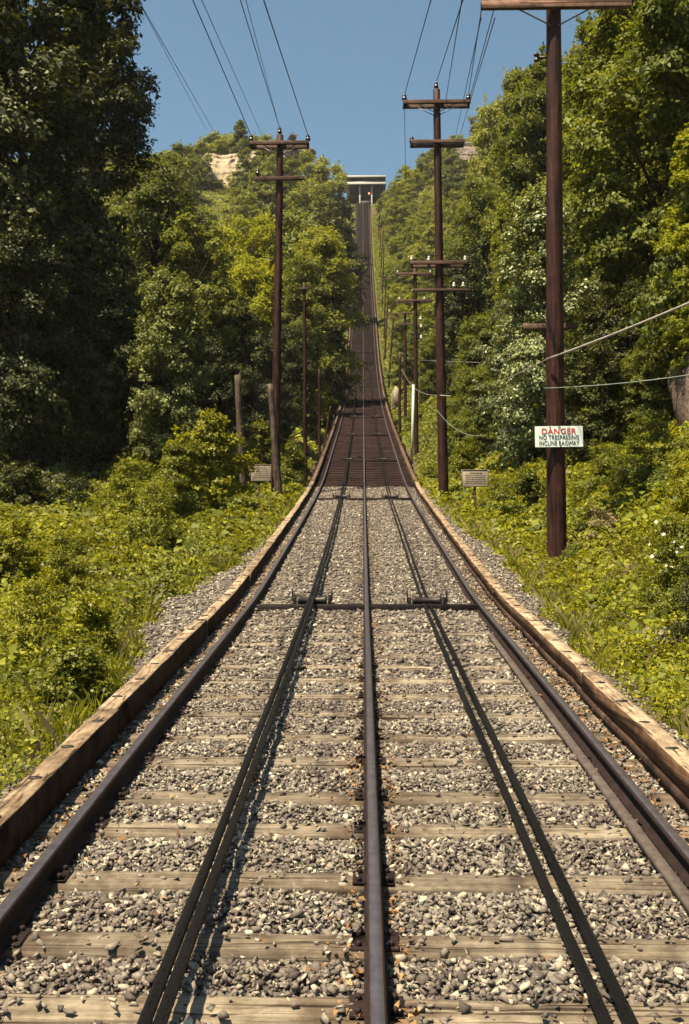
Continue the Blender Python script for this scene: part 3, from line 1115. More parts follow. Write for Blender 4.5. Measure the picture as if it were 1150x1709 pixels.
wire(at(729, 684, 32.7), at(812, 726, 27), 'thin greenish cable hanging below the pale loop, into the bushes', gG, .009, .30, 'greenwire')
wire(at(697, 601, 70), at(842, 607, 40), 'straight yellowish cable behind the pole with four crossarms', gG, .014, .0, 'guywire')
wire(at(-20, 385, 24), at(250, 590, 40), 'thin dim wire slanting down across the dark trees', gG, .008, .1, 'wire')


# ------------------------------------------------------------------ signs
def text(body, wid, hgt, mat, parent, x, y, z):
    c = bpy.data.curves.new('lettering', 'FONT')
    c.body = body
    c.size = 1
    c.extrude = .004
    c.offset = .010 if body == 'DANGER' else .005
    c.space_character = 1.08
    t = bpy.data.objects.new('lettering_src', c)
    COL.objects.link(t)
    bpy.context.view_layer.update()
    me = bpy.data.meshes.new_from_object(t.evaluated_get(bpy.context.evaluated_depsgraph_get()))
    bpy.data.objects.remove(t)
    V = np.empty(len(me.vertices) * 3, np.float32)
    me.vertices.foreach_get('co', V)
    V = V.reshape(-1, 3)
    lo, hi = V.min(0), V.max(0)
    U = (V - (lo + hi) / 2) / (hi - lo)
    W = np.stack([x + U[:, 0] * wid, y + U[:, 2] * .003, z + U[:, 1] * hgt], 1)
    me.vertices.foreach_set('co', W.astype(np.float32).ravel())
    me.update()
    me.materials.clear()
    me.materials.append(mat)
    return link('lettering', me, parent)


sc_ = at(933, 728.5, 17.78)
s_ = empty('warning_sign', sc_, 'white sign reading DANGER NO TRESPASSING INCLINE RAILWAY on the big pole', 'sign', rot=(0, R(-1.0), R(4)))
Wd, Hd = 81 * 17.78 / F, 35 * 17.78 / F
mb = MB()
nx, nz = 12, 5
gx, gz = np.meshgrid(np.linspace(-Wd / 2, Wd / 2, nx), np.linspace(-Hd / 2, Hd / 2, nz))
bend = -.0 + .03 * np.clip(np.abs(gx) / (Wd / 2) - .55, 0, 1) ** 2
fr = np.stack([gx, bend, gz], -1).reshape(-1, 3)
bk = fr + (0, .004, 0)
i = (np.arange(nz - 1)[:, None] * nx + np.arange(nx - 1)[None]).ravel()
q = np.stack([i, i + 1, i + nx + 1, i + nx], 1)
mb.add(fr, q)
mb.add(bk, q[:, ::-1])
mb.build('board', M['white'], s_)
mp_ = 17.78 / F
text('DANGER', 58 * mp_, 9.6 * mp_, M['red'], s_, 0, -.004, 8.9 * mp_)
text('NO TRESPASSING', 67 * mp_, 7.4 * mp_, M['black'], s_, 0, -.004, -1.4 * mp_)
text('INCLINE RAILWAY', 67 * mp_, 7.4 * mp_, M['black'], s_, 0, -.004, -11 * mp_)
for (xx, zz) in ((-.16, Hd / 2 - .02), (.02, Hd / 2 - .02), (.02, -Hd / 2 + .02)):
    MB().lathe([(0, .006), (.012, .004), (.014, 0)], (0, 0, 0), 8, Matrix.Rotation(R(90), 4, 'X')).build('nail', M['steel'], s_).location = (xx, -.001, zz)


def tan_sign(px, py, wpx, hpx, d, label, post_px):
    c = at(px, py, d)
    gz = float(T(c.x, c.y))
    m = d / F
    o = empty('notice_sign', (c.x, c.y, gz), label, 'sign', 'tan notice signs')
    zc = c.z - gz
    W_, H_ = wpx * m, hpx * m
    MB().box((0, 0, zc), (W_, .022, H_), bev=.004).build('board', M['signtan'], o)
    for e in ((-1, 0), (1, 0)):
        pass
    mb = MB()
    for s in (-1, 1):
        mb.box((s * (W_ / 2 - .012), -.014, zc), (.014, .012, H_ - .03))
        mb.box((0, -.015, zc + s * (H_ / 2 - .012)), (W_ - .05, .012, .014))
    mb.build('border', M['signink'], o)
    mb = MB()
    r = random.Random(int(px))
    for k in range(6):
        zz = zc + H_ * (.30 - k * .115)
        x = -W_ * (.36 if k else .2) * r.uniform(.85, 1)
        while x < W_ * (.34 if k else .2):
            l = r.uniform(.02, .07)
            mb.box((x + l / 2, -.0135, zz), (l, .004, .016 if k else .026))
            x += l + .014
    mb.build('worn_lettering', M['signink'], o)
    MB().box(((post_px - px) * m, .045, zc / 2 - .2), (.06, .06, zc + .4 + H_ * .8 * (1 if post_px != px else .5)), bev=.005).build('post', M['trestle'], o)
    return o


tan_sign(792.5, 798, 45, 29, 26.5, 'small tan notice sign on a dark post, before the pole with four crossarms', 792.5)
tan_sign(435, 789, 35, 28, 32, 'small tan notice sign between the two cut-off grey poles', 432)

# ------------------------------------------------------------------ station at the top
stp = at(611, 340, 275)
st = empty('hilltop_station', (0.6, 274, float(RZ(274)) - 1), 'small pale two-level station at the very top of the track', 'station')
sz0 = float(RZ(274)) - 1
DS = 279.6
ms = DS / F


def sx_(px):
    return (px - 611) * ms + at(611, 340, DS).x - .6


def sz_(py):
    return at(611, py, DS).z - sz0


MB().box(((sx_(575) + sx_(644)) / 2, 6, sz_(293.5)), (sx_(644) - sx_(575), 12, .5), bev=.05).build('roof', M['concrete'], st)
MB().box(((sx_(578) + sx_(643)) / 2, 6.3, sz_(299.5)), (sx_(642) - sx_(578), 10.5, 1.75)).build('window_band', M['glassdark'], st)
for px in (578, 588, 599, 611, 622, 633, 642):
    MB().box((sx_(px), .85, sz_(299.5)), (.22, .2, 1.7)).build('mullion', M['stationdark'], st)
MB().box(((sx_(578) + sx_(644)) / 2, 5.8, sz_(306.5)), (sx_(644) - sx_(578), 12.5, .6), bev=.05).build('floor_slab', M['concrete'], st)
MB().box(((sx_(578) + sx_(644)) / 2, .0, sz_(304)), (sx_(644) - sx_(578), .06, .25)).build('railing', M['sheave'], st)
for px in (600.5, 620.5):
    MB().box((sx_(px), .6, (sz_(308) + sz_(344)) / 2), (.42, .42, sz_(308) - sz_(344)), bev=.03).build('column', M['concrete'], st)
MB().box((sx_(611), 9, (sz_(308) + sz_(340)) / 2), (10, .4, sz_(308) - sz_(344))).build('back_wall', M['stationdark'], st)
for px in (583, 640):
    MB().box((sx_(px), 5, (sz_(308) + sz_(340)) / 2), (.4, 9, sz_(308) - sz_(344))).build('side_wall', M['stationdark'], st)
MB().box((sx_(610.5), 1.5, sz_(333)), (3.2, .15, .18)).build('gate_rail', M['concrete'], st)
MB().box((sx_(610.5), 1.0, sz_(337.5)), (3.3, 1.0, .9)).build('buffer', M['stationdark'], st)
ml_, tl_, bl_ = new_mat('signal_lamp')
bl_.inputs['Base Color'].default_value = (.8, .25, .1, 1)
bl_.inputs['Emission Color'].default_value = (1, .25, .08, 1)
bl_.inputs['Emission Strength'].default_value = 1.2
MB().lathe([(0, -.3), (.22, -.2), (.3, 0), (.22, .2), (0, .3)], (sx_(616), .5, sz_(322)), 10).build('signal_lamp', ml_, st, True)
MB().box((sx_(616), .6, (sz_(308) + sz_(320)) / 2), (.06, .06, sz_(308) - sz_(321))).build('lamp_rod', M['stationdark'], st)

# ------------------------------------------------------------------ trees
def tube_path(p, q, bendv, n=5):
    t = np.linspace(0, 1, n)[:, None]
    return p * (1 - t) + q * t + bendv * (4 * t * (1 - t))


def tree_geo(seed, H, Rr, base, shape, nclump, nleaf, leaf, clump_r, trunk_r):
    global rng
    keep = rng
    rng = np.random.default_rng(seed)
    r = rng
    tr_ = MB()
    n = 9
    zt = np.linspace(0, H * .9, n)
    wob = np.cumsum(r.normal(0, .012 * H / 4, (n, 2)), 0)
    wob -= wob[0]
    tp = np.stack([wob[:, 0], wob[:, 1], zt], 1)
    rad = trunk_r * (1 - .9 * (zt / (H * .9)) ** .8)
    rad[0] *= 1.35
    tp[0, 2] = -.6
    tr_.tube(tp, rad, 9)
    C, CR = [], []
    while len(C) < nclump:
        u = r.random()
        z = base + (H - base) * u
        if shape == 'oval':
            env = math.sin(math.pi * min(1, .12 + .80 * u) ** .9) ** .6
        elif shape == 'spread':
            env = math.sin(math.pi * min(1, .30 + .62 * u)) ** .55
        elif shape == 'cone':
            env = max(.08, 1 - u) ** .8
        elif shape == 'column':
            env = (.75 + .25 * math.sin(u * 9 + seed)) * (1 if u < .85 else (1.001 - u) / .15) ** .5
        else:
            env = 1.0 * math.sqrt(max(0, 1 - u * u * .95))
        th = r.random() * 2 * math.pi
        lob = 1 + .22 * math.sin(th * 2 + seed) + .15 * math.sin(th * 3 + u * 7 + seed * 2)
        q = math.sqrt(r.uniform(.12, 1.0))
        rr = Rr * env * lob * q
        k = min(n - 1, int(u * (n - 1)))
        c = np.array([math.cos(th) * rr + np.interp(z, tp[:, 2], tp[:, 0]), math.sin(th) * rr + np.interp(z, tp[:, 2], tp[:, 1]), z])
        C.append(c)
        CR.append(clump_r * r.uniform(.6, 1.35) * (.75 + .25 * env))
    C, CR = np.array(C), np.array(CR)
    for i in range(0, nclump, 2 if nclump < 120 else 3):
        c = C[i]
        z0 = max(base * .55, c[2] - (.25 + .5 * r.random()) * math.hypot(c[0], c[1]) * 1.2 - .05 * H)
        p = np.array([np.interp(z0, tp[:, 2], tp[:, 0]), np.interp(z0, tp[:, 2], tp[:, 1]), z0])
        if np.linalg.norm(c - p) < .2:
            continue
        tr_.tube(tube_path(p, c, np.array([0, 0, .10 * np.linalg.norm(c - p) * r.uniform(-.6, .8)]), 5), trunk_r * .34 * np.linspace(1, .15, 5), 5, cap=False)
    w_ = CR ** 2
    cnt = np.maximum(8, (nleaf * w_ / w_.sum()).astype(int))
    idx = np.repeat(np.arange(nclump), cnt)
    d = sphere_dirs(len(idx))
    d[:, 2] = np.where(d[:, 2] < -.35, -d[:, 2] * .6, d[:, 2])
    rad_ = CR[idx] * np.cbrt(r.uniform(.12, 1.0, len(idx))) * (1 + .25 * np.sin(d[:, 0] * 5 + idx) * np.cos(d[:, 1] * 6 + idx * 2))
    P = C[idx] + d * rad_[:, None] * np.array([1.08, 1.08, .78])
    P += r.normal(0, .05 * clump_r, P.shape)
    ns = nclump * 3                                                 # loose sprigs that break the outline
    si = r.integers(0, nclump, ns)
    sd_ = C[si] - np.array([0, 0, base + (H - base) * .4])
    sd_ = sd_ / (np.linalg.norm(sd_, axis=1, keepdims=True) + 1e-9) + r.normal(0, .45, (ns, 3)) + np.array([0, 0, .25])
    sd_ /= np.linalg.norm(sd_, axis=1, keepdims=True) + 1e-9
    m_ = max(4, int(nleaf * .16 / ns))
    tt = r.random((ns, m_)) ** .8
    SP = C[si][:, None] + sd_[:, None] * (CR[si][:, None, None] * (.6 + 1.25 * tt[..., None])) - np.array([0, 0, 1.]) * (tt[..., None] ** 2 * CR[si][:, None, None] * .25)
    SP = SP + r.normal(0, .11 * clump_r, SP.shape) * (1.2 - tt[..., None])
    P = np.concatenate([P, SP.reshape(-1, 3)])
    d = np.concatenate([d, np.repeat(sd_, m_, 0)])
    out = P - np.array([0, 0, base + (H - base) * .35])
    out /= np.linalg.norm(out, axis=1, keepdims=True) + 1e-9
    N = d * .6 + out * .35 + np.array([0, 0, .35]) + r.normal(0, .42, P.shape)
    s = leaf * r.lognormal(0, .28, len(P))
    V, Q = leaf_quads(P, N, s, s * r.uniform(.5, .75, len(P)))
    top = np.quantile(P[:, 2], .999)
    rx = np.quantile(np.hypot(P[:, 0], P[:, 1]), .97)
    rng = keep
    return dict(trunk=tr_, V=V, Q=Q, H=float(top), R=float(rx))


PROTO_SPEC = {  # seed, H, R, crown base, shape, clumps, leaves, leaf size, clump radius, trunk radius
    'tallA': (1, 22, 4.6, 3.0, 'oval', 210, 62000, .24, 1.05, .36),
    'tallB': (2, 20, 4.2, 2.0, 'column', 190, 56000, .23, 1.0, .32),
    'oakA': (3, 13, 4.4, 1.8, 'spread', 120, 38000, .20, .95, .28),
    'oakB': (4, 12, 3.8, 1.2, 'oval', 110, 36000, .20, .9, .24),
    'openA': (5, 14, 4.2, 2.4, 'oval', 90, 20000, .24, .8, .22),
    'colA': (6, 14, 2.0, .4, 'column', 110, 26000, .18, .62, .18),
    'coneA': (8, 9, 2.6, .8, 'cone', 90, 20000, .17, .6, .18),
    'farA': (9, 10, 4.0, .9, 'spread', 70, 15000, .30, 1.05, .22),
    'farB': (10, 10, 3.6, .7, 'oval', 64, 14000, .30, 1.0, .2),
    'farC': (11, 10, 3.4, 1.2, 'oval', 46, 9000, .30, .85, .2),
    'bushA': (12, 2.4, 1.5, .15, 'dome', 60, 11000, .085, .38, .05),
    'bushB': (13, 2.0, 1.4, .1, 'dome', 46, 7000, .11, .36, .05),
    'bushC': (14, 3.2, 1.3, .2, 'oval', 60, 9000, .12, .40, .05),
    'sparse': (15, 2.2, 1.2, .2, 'dome', 30, 2600, .10, .34, .04),
}
_geo, _mesh = {}, {}


def proto(shape, mat, k=0):
    key = (shape, k)
    if key not in _geo:
        sp = list(PROTO_SPEC[shape])
        f = 1.3 ** (k / 2)
        sp[1] *= f
        sp[3] *= f
        sp[2] /= f
        g = tree_geo(*sp)
        g['trunk_me'] = g['trunk'].mesh('trunk', M['bark'], True)
        _geo[key] = g
    g = _geo[key]
    if (key, mat) not in _mesh:
        _mesh[(key, mat)] = mesh_np('crown', g['V'], [g['Q']], M[mat])
    return g, _mesh[(key, mat)]


def plant(x, y, h, wid, shape, mat, label, group, name='broadleaf_tree', cat='tree', sink=.15):
    g0 = proto(shape, mat)[0]
    asp = ((h + sink) / wid) / (g0['H'] / (2 * g0['R']))
    k = int(np.clip(round(math.log(max(asp, .05)) / math.log(1.3)), -3, 4))
    g, me = proto(shape, mat, k)
    z = float(T(x, y)) - sink
    o = empty(name, (x, y, z), label, cat, group, (0, 0, random.uniform(0, 6.28)))
    t = link('trunk' if cat == 'tree' else 'stem', g['trunk_me'], o)
    c = link('crown' if cat == 'tree' else 'foliage', me, o)
    s = wid / 2 / g['R']
    for q in (t, c):
        q.scale = (s, s, (h + sink) / g['H'])
    return o


TREES = []


def tree(px, ptop, d, wpx, shape, mat, label, group, **kw):
    p = at(px, ptop, d)
    h = p.z - float(T(p.x, p.y))
    TREES.append((p.x, p.y, wpx * d / F / 2))
    return plant(p.x, p.y, h, wpx * d / F, shape, mat, label, group, **kw)


gL = 'trees on the shaded side'
gR = 'trees on the danger sign side'
# shaded side, tall dark trees by the picture's edge
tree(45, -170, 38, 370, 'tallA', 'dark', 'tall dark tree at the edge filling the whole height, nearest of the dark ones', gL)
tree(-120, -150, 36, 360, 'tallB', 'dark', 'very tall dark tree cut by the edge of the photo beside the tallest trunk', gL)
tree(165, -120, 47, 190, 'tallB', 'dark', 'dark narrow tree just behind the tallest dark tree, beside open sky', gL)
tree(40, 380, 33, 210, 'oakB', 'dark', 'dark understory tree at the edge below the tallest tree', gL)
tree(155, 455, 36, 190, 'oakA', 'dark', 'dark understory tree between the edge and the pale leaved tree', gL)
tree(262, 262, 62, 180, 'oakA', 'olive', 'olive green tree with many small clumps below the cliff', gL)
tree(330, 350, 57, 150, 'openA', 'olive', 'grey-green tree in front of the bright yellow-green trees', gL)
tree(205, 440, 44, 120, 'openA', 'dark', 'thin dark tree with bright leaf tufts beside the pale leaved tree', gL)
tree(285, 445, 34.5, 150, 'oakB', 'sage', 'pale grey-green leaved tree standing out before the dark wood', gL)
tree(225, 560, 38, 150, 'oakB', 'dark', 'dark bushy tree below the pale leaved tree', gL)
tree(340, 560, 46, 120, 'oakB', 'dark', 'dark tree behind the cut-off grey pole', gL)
tree(425, 362, 88, 165, 'oakA', 'yellow', 'bright yellow-green round tree left of the tall pole', gL)
tree(470, 352, 104, 130, 'farB', 'olive', 'dull olive tree just above the bright yellow-green ones', gL)
tree(535, 372, 84, 125, 'oakB', 'far', 'bright green tree between the tall pole and the track', gL)
tree(500, 430, 74, 115, 'oakA', 'mid', 'mid green tree behind the slim reddish pole', gL)
tree(425, 425, 74, 120, 'oakB', 'yellow', 'yellow-green tree just behind the top of the tall shaded side pole', gL)
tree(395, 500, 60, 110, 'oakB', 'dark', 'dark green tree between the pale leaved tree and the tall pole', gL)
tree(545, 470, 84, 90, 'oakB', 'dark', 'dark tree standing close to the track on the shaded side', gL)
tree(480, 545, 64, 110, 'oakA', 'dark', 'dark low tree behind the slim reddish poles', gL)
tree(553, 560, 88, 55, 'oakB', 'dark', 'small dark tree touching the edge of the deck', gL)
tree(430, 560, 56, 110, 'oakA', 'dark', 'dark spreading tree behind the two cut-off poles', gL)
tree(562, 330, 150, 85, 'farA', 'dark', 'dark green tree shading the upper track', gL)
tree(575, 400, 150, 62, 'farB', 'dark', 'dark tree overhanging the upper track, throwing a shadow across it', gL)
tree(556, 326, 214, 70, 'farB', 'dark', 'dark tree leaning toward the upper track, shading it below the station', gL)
tree(515, 436, 128, 84, 'oakB', 'dark', 'dark tree beside the middle of the climb, its shade lying over the deck', gL)
tree(520, 300, 175, 110, 'farA', 'far', 'large round tree below the skyline left of the station', gL)
tree(550, 272, 215, 74, 'farB', 'far', 'tree on the skyline nearest the station', gL)
tree(520, 250, 222, 80, 'farA', 'far', 'tree on the skyline behind the inner insulator of the tall pole', gL)
tree(487, 224, 236, 30, 'farB', 'russet', 'small reddish tree on top of the cliff', gL)
tree(402, 200, 226, 52, 'coneA', 'mid', 'pointed cone-shaped evergreen on top of the cliff', gL, name='conifer_tree')
tree(362, 222, 226, 46, 'farB', 'far', 'low tree beside the cone-shaped evergreen on the cliff', gL)
tree(440, 222, 228, 60, 'farA', 'far', 'light green tree on the cliff behind the top of the tall pole', gL)
tree(305, 240, 190, 56, 'farB', 'far', 'tree on the skyline just beside the pale cliff', gL)
tree(285, 252, 170, 70, 'farC', 'far', 'thin topped tree on the skyline near the tall dark tree', gL)
tree(445, 268, 196, 70, 'farA', 'far', 'tree growing below the pale cliff behind the tall pole', gL)
tree(478, 262, 205, 60, 'farB', 'mid', 'tree growing below the cliff right of the tall pole', gL)
tree(412, 322, 160, 70, 'farA', 'far', 'round tree covering the foot of the pale cliff', gL)
# danger sign side
tree(1090, -120, 33, 300, 'tallA', 'mid', 'tall green tree at the far edge above the grey rock', gR)
tree(1190, -260, 27, 300, 'tallB', 'mid', 'very tall tree cut by the edge, with yellow-green sprays', gR)
tree(1005, 25, 46, 190, 'tallA', 'mid', 'tall green tree directly behind the big pole', gR)
tree(905, 88, 60, 150, 'tallB', 'mid', 'tall rounded tree on the skyline just left of the big pole', gR)
tree(865, 118, 72, 110, 'tallA', 'far', 'tall light green tree at the end of the skyline beside the big pole', gR)
tree(815, 168, 130, 80, 'farA', 'far', 'pale green tree on the skyline above the small cliff', gR)
tree(1160, 205, 25, 130, 'openA', 'yellow', 'yellow-green maple-like tree with bright sprays at the edge', gR)
tree(1075, 250, 33, 190, 'oakA', 'mid', 'green tree behind the thick pale cable', gR)
tree(985, 300, 40, 170, 'oakB', 'mid', 'green tree right of the big pole above the pale leaved tree', gR)
tree(910, 318, 31, 150, 'oakB', 'silver', 'tree with whitish leaves directly behind the big pole', gR)
tree(865, 470, 33, 130, 'oakB', 'silver', 'lower tree with whitish leaves just left of the big pole', gR)
tree(838, 345, 46, 36, 'colA', 'yellow', 'narrow bright green column of leaves left of the whitish tree', gR, name='columnar_tree')
tree(1040, 470, 29, 180, 'oakA', 'dark', 'dark tree in shade right of the big pole', gR)
tree(985, 560, 27, 130, 'oakB', 'dark', 'low dark tree behind the danger sign', gR)
tree(1075, 575, 27, 120, 'oakB', 'mid', 'low green tree before the grey rock', gR)
tree(800, 300, 78, 130, 'oakA', 'mid', 'large green tree behind the pole with four crossarms', gR)
tree(770, 420, 64, 110, 'oakB', 'dark', 'dark green tree between the pole with four crossarms and the bright column', gR)
tree(800, 520, 52, 110, 'oakB', 'mid', 'green tree below the bright column of leaves', gR)
tree(790, 610, 44, 100, 'oakA', 'mid', 'low green tree right of the pole with four crossarms', gR)
tree(715, 560, 84, 60, 'oakB', 'mid', 'green tree behind the pole with four crossarms at mid height', gR)
tree(760, 690, 40, 90, 'oakB', 'mid', 'bushy green tree behind the small tan sign', gR)
tree(700, 690, 78, 60, 'oakB', 'mid', 'low bushy tree behind the white pipe', gR)


# woods on both slopes: one object per tree, kept under the skyline the ridge has
_skx = [-200, 235, 260, 330, 345, 420, 500, 540, 575, 590, 640, 660, 690, 730, 760, 800, 845, 850, 905, 960, 1000, 1050, 1400]
_sky = [120, 256, 258, 240, 238, 238, 250, 268, 292, 330, 330, 296, 268, 244, 224, 184, 160, 140, 98, 80, 30, 0, -300]
CLIFF = [(345, 400, 238, 318), (772, 815, 226, 262)]
r2 = random.Random(21)


def wood_fill(n, xa, xb, ya, yb, hs, ws, shapes, mats, label, group, gap, nm='broadleaf_tree', cat='tree'):
    made = tries = 0
    while made < n and tries < n * 40:
        tries += 1
        y = r2.uniform(ya, yb)
        x = r2.uniform(xa, xb)
        h = r2.uniform(*hs)
        wd = h * r2.uniform(*ws)
        half = (4.4 if x > 0 else 4.0) if hs[0] > 4 else 2.35
        if abs(x) - wd * .5 < half:
            continue
        g0 = float(T(x, y))
        if any((x - a) ** 2 + (y - b) ** 2 < (gap * (wd * .5 + c)) ** 2 for a, b, c in TREES):
            continue
        ok = True
        for _ in range(4):
            px, py, d = project((x, y, g0 + h))
            lim = float(np.interp(px, _skx, _sky))
            if py < lim:
                h -= (lim - py) * d / F + .2
            else:
                break
        if h < hs[0] * .45:
            continue
        wd = min(wd, h * ws[1] * 1.2)
        px, py, d = project((x, y, g0 + h))
        pb = project((x, y, g0))[1]
        hw = wd * .5 * F / d
        if not (-250 < px < 1400):
            continue
        for (a, b, c, e) in CLIFF:
            if px + hw * .7 > a and px - hw * .7 < b and py < e - 6 and pb > c and d < 222:
                ok = False
        if not ok:
            continue
        TREES.append((x, y, wd * .5))
        plant(x, y, h, wd, r2.choice(shapes), r2.choice(mats), label, group, nm, cat)
        made += 1
    return made


nA = wood_fill(70, -75, -4, 105, 262, (6, 11), (.75, 1.0), ['farA', 'farB', 'farC'], ['far', 'far', 'mid', 'dark', 'yellow'],
               'rounded green tree in the wood covering the slope below the cliff on the shaded side', 'wood on the shaded slope', .62)
nB = wood_fill(115, 4, 95, 80, 262, (5, 10), (.75, 1.05), ['farA', 'farB', 'farC'], ['far', 'far', 'far', 'mid', 'yellow', 'olive'],
               'rounded green tree in the wood covering the steep slope on the utility pole side', 'wood on the sunny slope', .55)
nC = wood_fill(24, -60, -9, 46, 110, (10, 17), (.45, .65), ['oakA', 'oakB', 'openA', 'tallA'], ['dark', 'dark', 'olive'],
               'dark tree standing deep in the shaded wood behind the front row', 'wood deep in the shade', .5)
nD = wood_fill(24, 10, 60, 34, 85, (9, 15), (.5, .7), ['oakA', 'oakB', 'tallB'], ['mid', 'mid', 'dark', 'far'],
               'green tree high on the bank in the wood behind the big pole', 'wood behind the big pole', .5)
nE = wood_fill(170, 3.0, 22, 95, 268, (2.2, 5.0), (.85, 1.2), ['farB', 'farC', 'farA'], ['far', 'mid', 'yellow', 'far'],
               'rounded shrub on the steep slope close beside the upper track, utility pole side', 'shrubs beside the upper track', .4, 'shrub', 'shrub')
nF = wood_fill(50, -22, -3.4, 110, 268, (2.5, 5.5), (.85, 1.2), ['farB', 'farC', 'farA'], ['far', 'mid', 'dark'],
               'rounded shrub on the slope close beside the upper track, shaded side', 'shrubs beside the upper track', .4, 'shrub', 'shrub')
print('woods', nA, nB, nC, nD, nE, nF)

# ------------------------------------------------------------------ cliffs, rocks
def rock(name, c, size, seed, mat, label, cat, strata=.0, sub=4, pw=.6):
    bm = bmesh.new()
    bmesh.ops.create_icosphere(bm, subdivisions=sub, radius=1)
    V = np.array([v.co for v in bm.verts])
    Fc = np.array([[v.index for v in f.verts] for f in bm.faces])
    bm.free()
    r = np.random.default_rng(seed)
    q = np.sign(V) * np.abs(V) ** pw
    disp = np.zeros(len(V))
    for k in range(26):
        d = r.normal(size=3)
        d /= np.linalg.norm(d)
        m_ = V @ d
        cut = r.uniform(.72, .95)
        q -= np.clip((q @ d) - cut * 1.05, 0, None)[:, None] * d * .9
    for k, a in ((3, .05), (7, .035), (15, .025), (31, .014)):
        q += V * (a * np.sin(V @ r.normal(size=3) * k + r.random() * 6) * np.cos(V @ r.normal(size=3) * k))[:, None]
    if strata:
        q[:, :2] *= (1 + strata * np.sign(np.sin(q[:, 2] * 11 + q[:, 0]))[:, None])
    o = link(name, mesh_np(name, q * np.array(size), [Fc], mat, False))
    o.location = c
    return tag(o, label, cat)


rock('rock_outcrop', at(1200, 612, 23.5) + Vector((.5, 1.2, -.7)), (1.15, 1.6, 1.45), 3, M['rock'], 'grey-brown rock outcrop at the edge of the bank below the thick cable', 'rock', pw=.4)
rock('boulder', at(1130, 1058, 11.0) + Vector((.0, .1, -.12)), (.42, .34, .20), 5, M['palerock'], 'pale tan boulder among weeds at the edge of the grassy bank', 'rock', sub=3)
rock('boulder', at(659, 662, 97) + Vector((.1, .5, -.2)), (.52, .7, 1.35), 6, M['palerock'], 'pale boulder beside the deck behind the thin far poles', 'rock', sub=4, pw=.4)
dc = min(hit(374, 305), 232)
p = at(371, 279, dc)
for (px, pt, wp, mt, lb) in ((338, 232, 40, 'far', 'small tree leaning against the shaded side of the pale cliff'), (352, 300, 46, 'mid', 'small tree hiding the left foot of the pale cliff'),
                            (398, 288, 40, 'far', 'small tree hiding the right foot of the pale cliff'), (408, 248, 36, 'mid', 'small tree growing against the right side of the pale cliff')):
    tree(px, pt, dc - 3, wp, 'farB', mt, lb, gL)


def ledges(c, W_, H_, dep, seed, mat, label):
    """A cliff of stacked, broken rock beds: a rough vertical face with joints and ledges, closed at the back."""
    r = np.random.default_rng(seed)
    nx, nz = 46, 40
    u = np.linspace(-1, 1, nx)
    v = np.linspace(-1, 1, nz)
    beds = np.sort(r.uniform(-1, 1, 9))
    bo = r.uniform(-.35, .35, 10)
    jts = np.sort(r.uniform(-1, 1, 11))
    jo = r.uniform(-.3, .3, 12)
    U, Vv = np.meshgrid(u, v)
    bi = np.searchsorted(beds, Vv + .06 * np.sin(U * 4 + seed))
    ji = np.searchsorted(jts, U + .07 * np.sin(Vv * 5 + bi))
    dpt = bo[bi] + jo[ji] + .35 * U ** 2 * 2 + .25 * Vv + r.normal(0, .05, U.shape) - .3 * (Vv > .82)
    edge = 1 - .10 * np.sin(U * 3.1 + seed) * (Vv > .4)
    X = U * W_ * (1 + .10 * np.sin(Vv * 7 + seed) + .06 * r.normal(size=(nz, 1)))
    Z = Vv * H_ * edge
    front = np.stack([X, dpt * .75 + Vv * H_ * .5, Z], -1).reshape(-1, 3)
    back = np.stack([X * .8, dpt * 0 + dep + H_ * .3, Z * .9], -1).reshape(-1, 3)
    i = (np.arange(nz - 1)[:, None] * nx + np.arange(nx - 1)[None]).ravel()
    q = np.stack([i, i + 1, i + nx + 1, i + nx], 1)
    n = nx * nz
    rim = list(range(nx)) + [k * nx + nx - 1 for k in range(1, nz)] + [(nz - 1) * nx + k for k in range(nx - 2, -1, -1)] + [k * nx for k in range(nz - 2, 0, -1)]
    sideq = [(rim[k], rim[k] + n, rim[(k + 1) % len(rim)] + n, rim[(k + 1) % len(rim)]) for k in range(len(rim))]
    o = link('cliff_face', mesh_np('cliff_face', np.concatenate([front, back]), [np.concatenate([q, q[:, ::-1] + n, np.array(sideq)])], mat))
    o.location = c
    return tag(o, label, 'cliff')


ledges(p + Vector((0, .8, -.4)), .030 * dc, .0235 * dc, 7, 8, M['cliff'], 'pale tan cliff face on the skyline beside the cone-shaped evergreen')
dr = min(hit(795, 262), 236)
p = at(795, 246, dr)
ledges(p + Vector((.2, 1.0, -.3)), .0190 * dr, .0125 * dr, 7, 9, M['cliffgrey'], 'small grey-purple cliff on the skyline behind the pole with four crossarms')
p = at(482, 256, 236)
rock('cliff_face', p + Vector((.8, 3, 0)), (5.4, 3.5, 2.2), 10, M['cliffgrey'], 'low dark cliff just behind the top crossarm of the shaded side pole', 'cliff', .05, 4)
print('cliff depths', dc, dr)

# ------------------------------------------------------------------ shrubs and ground cover on the banks
gS = 'shrubs on the grassy bank'


def shrub(px, ptop, d, wpx, shape, mat, label, group=gS):
    p = at(px, ptop, d)
    h = max(.3, p.z - float(T(p.x, p.y)))
    return plant(p.x, p.y, h, wpx * d / F, shape, mat, label, group, 'shrub', 'shrub', .05)


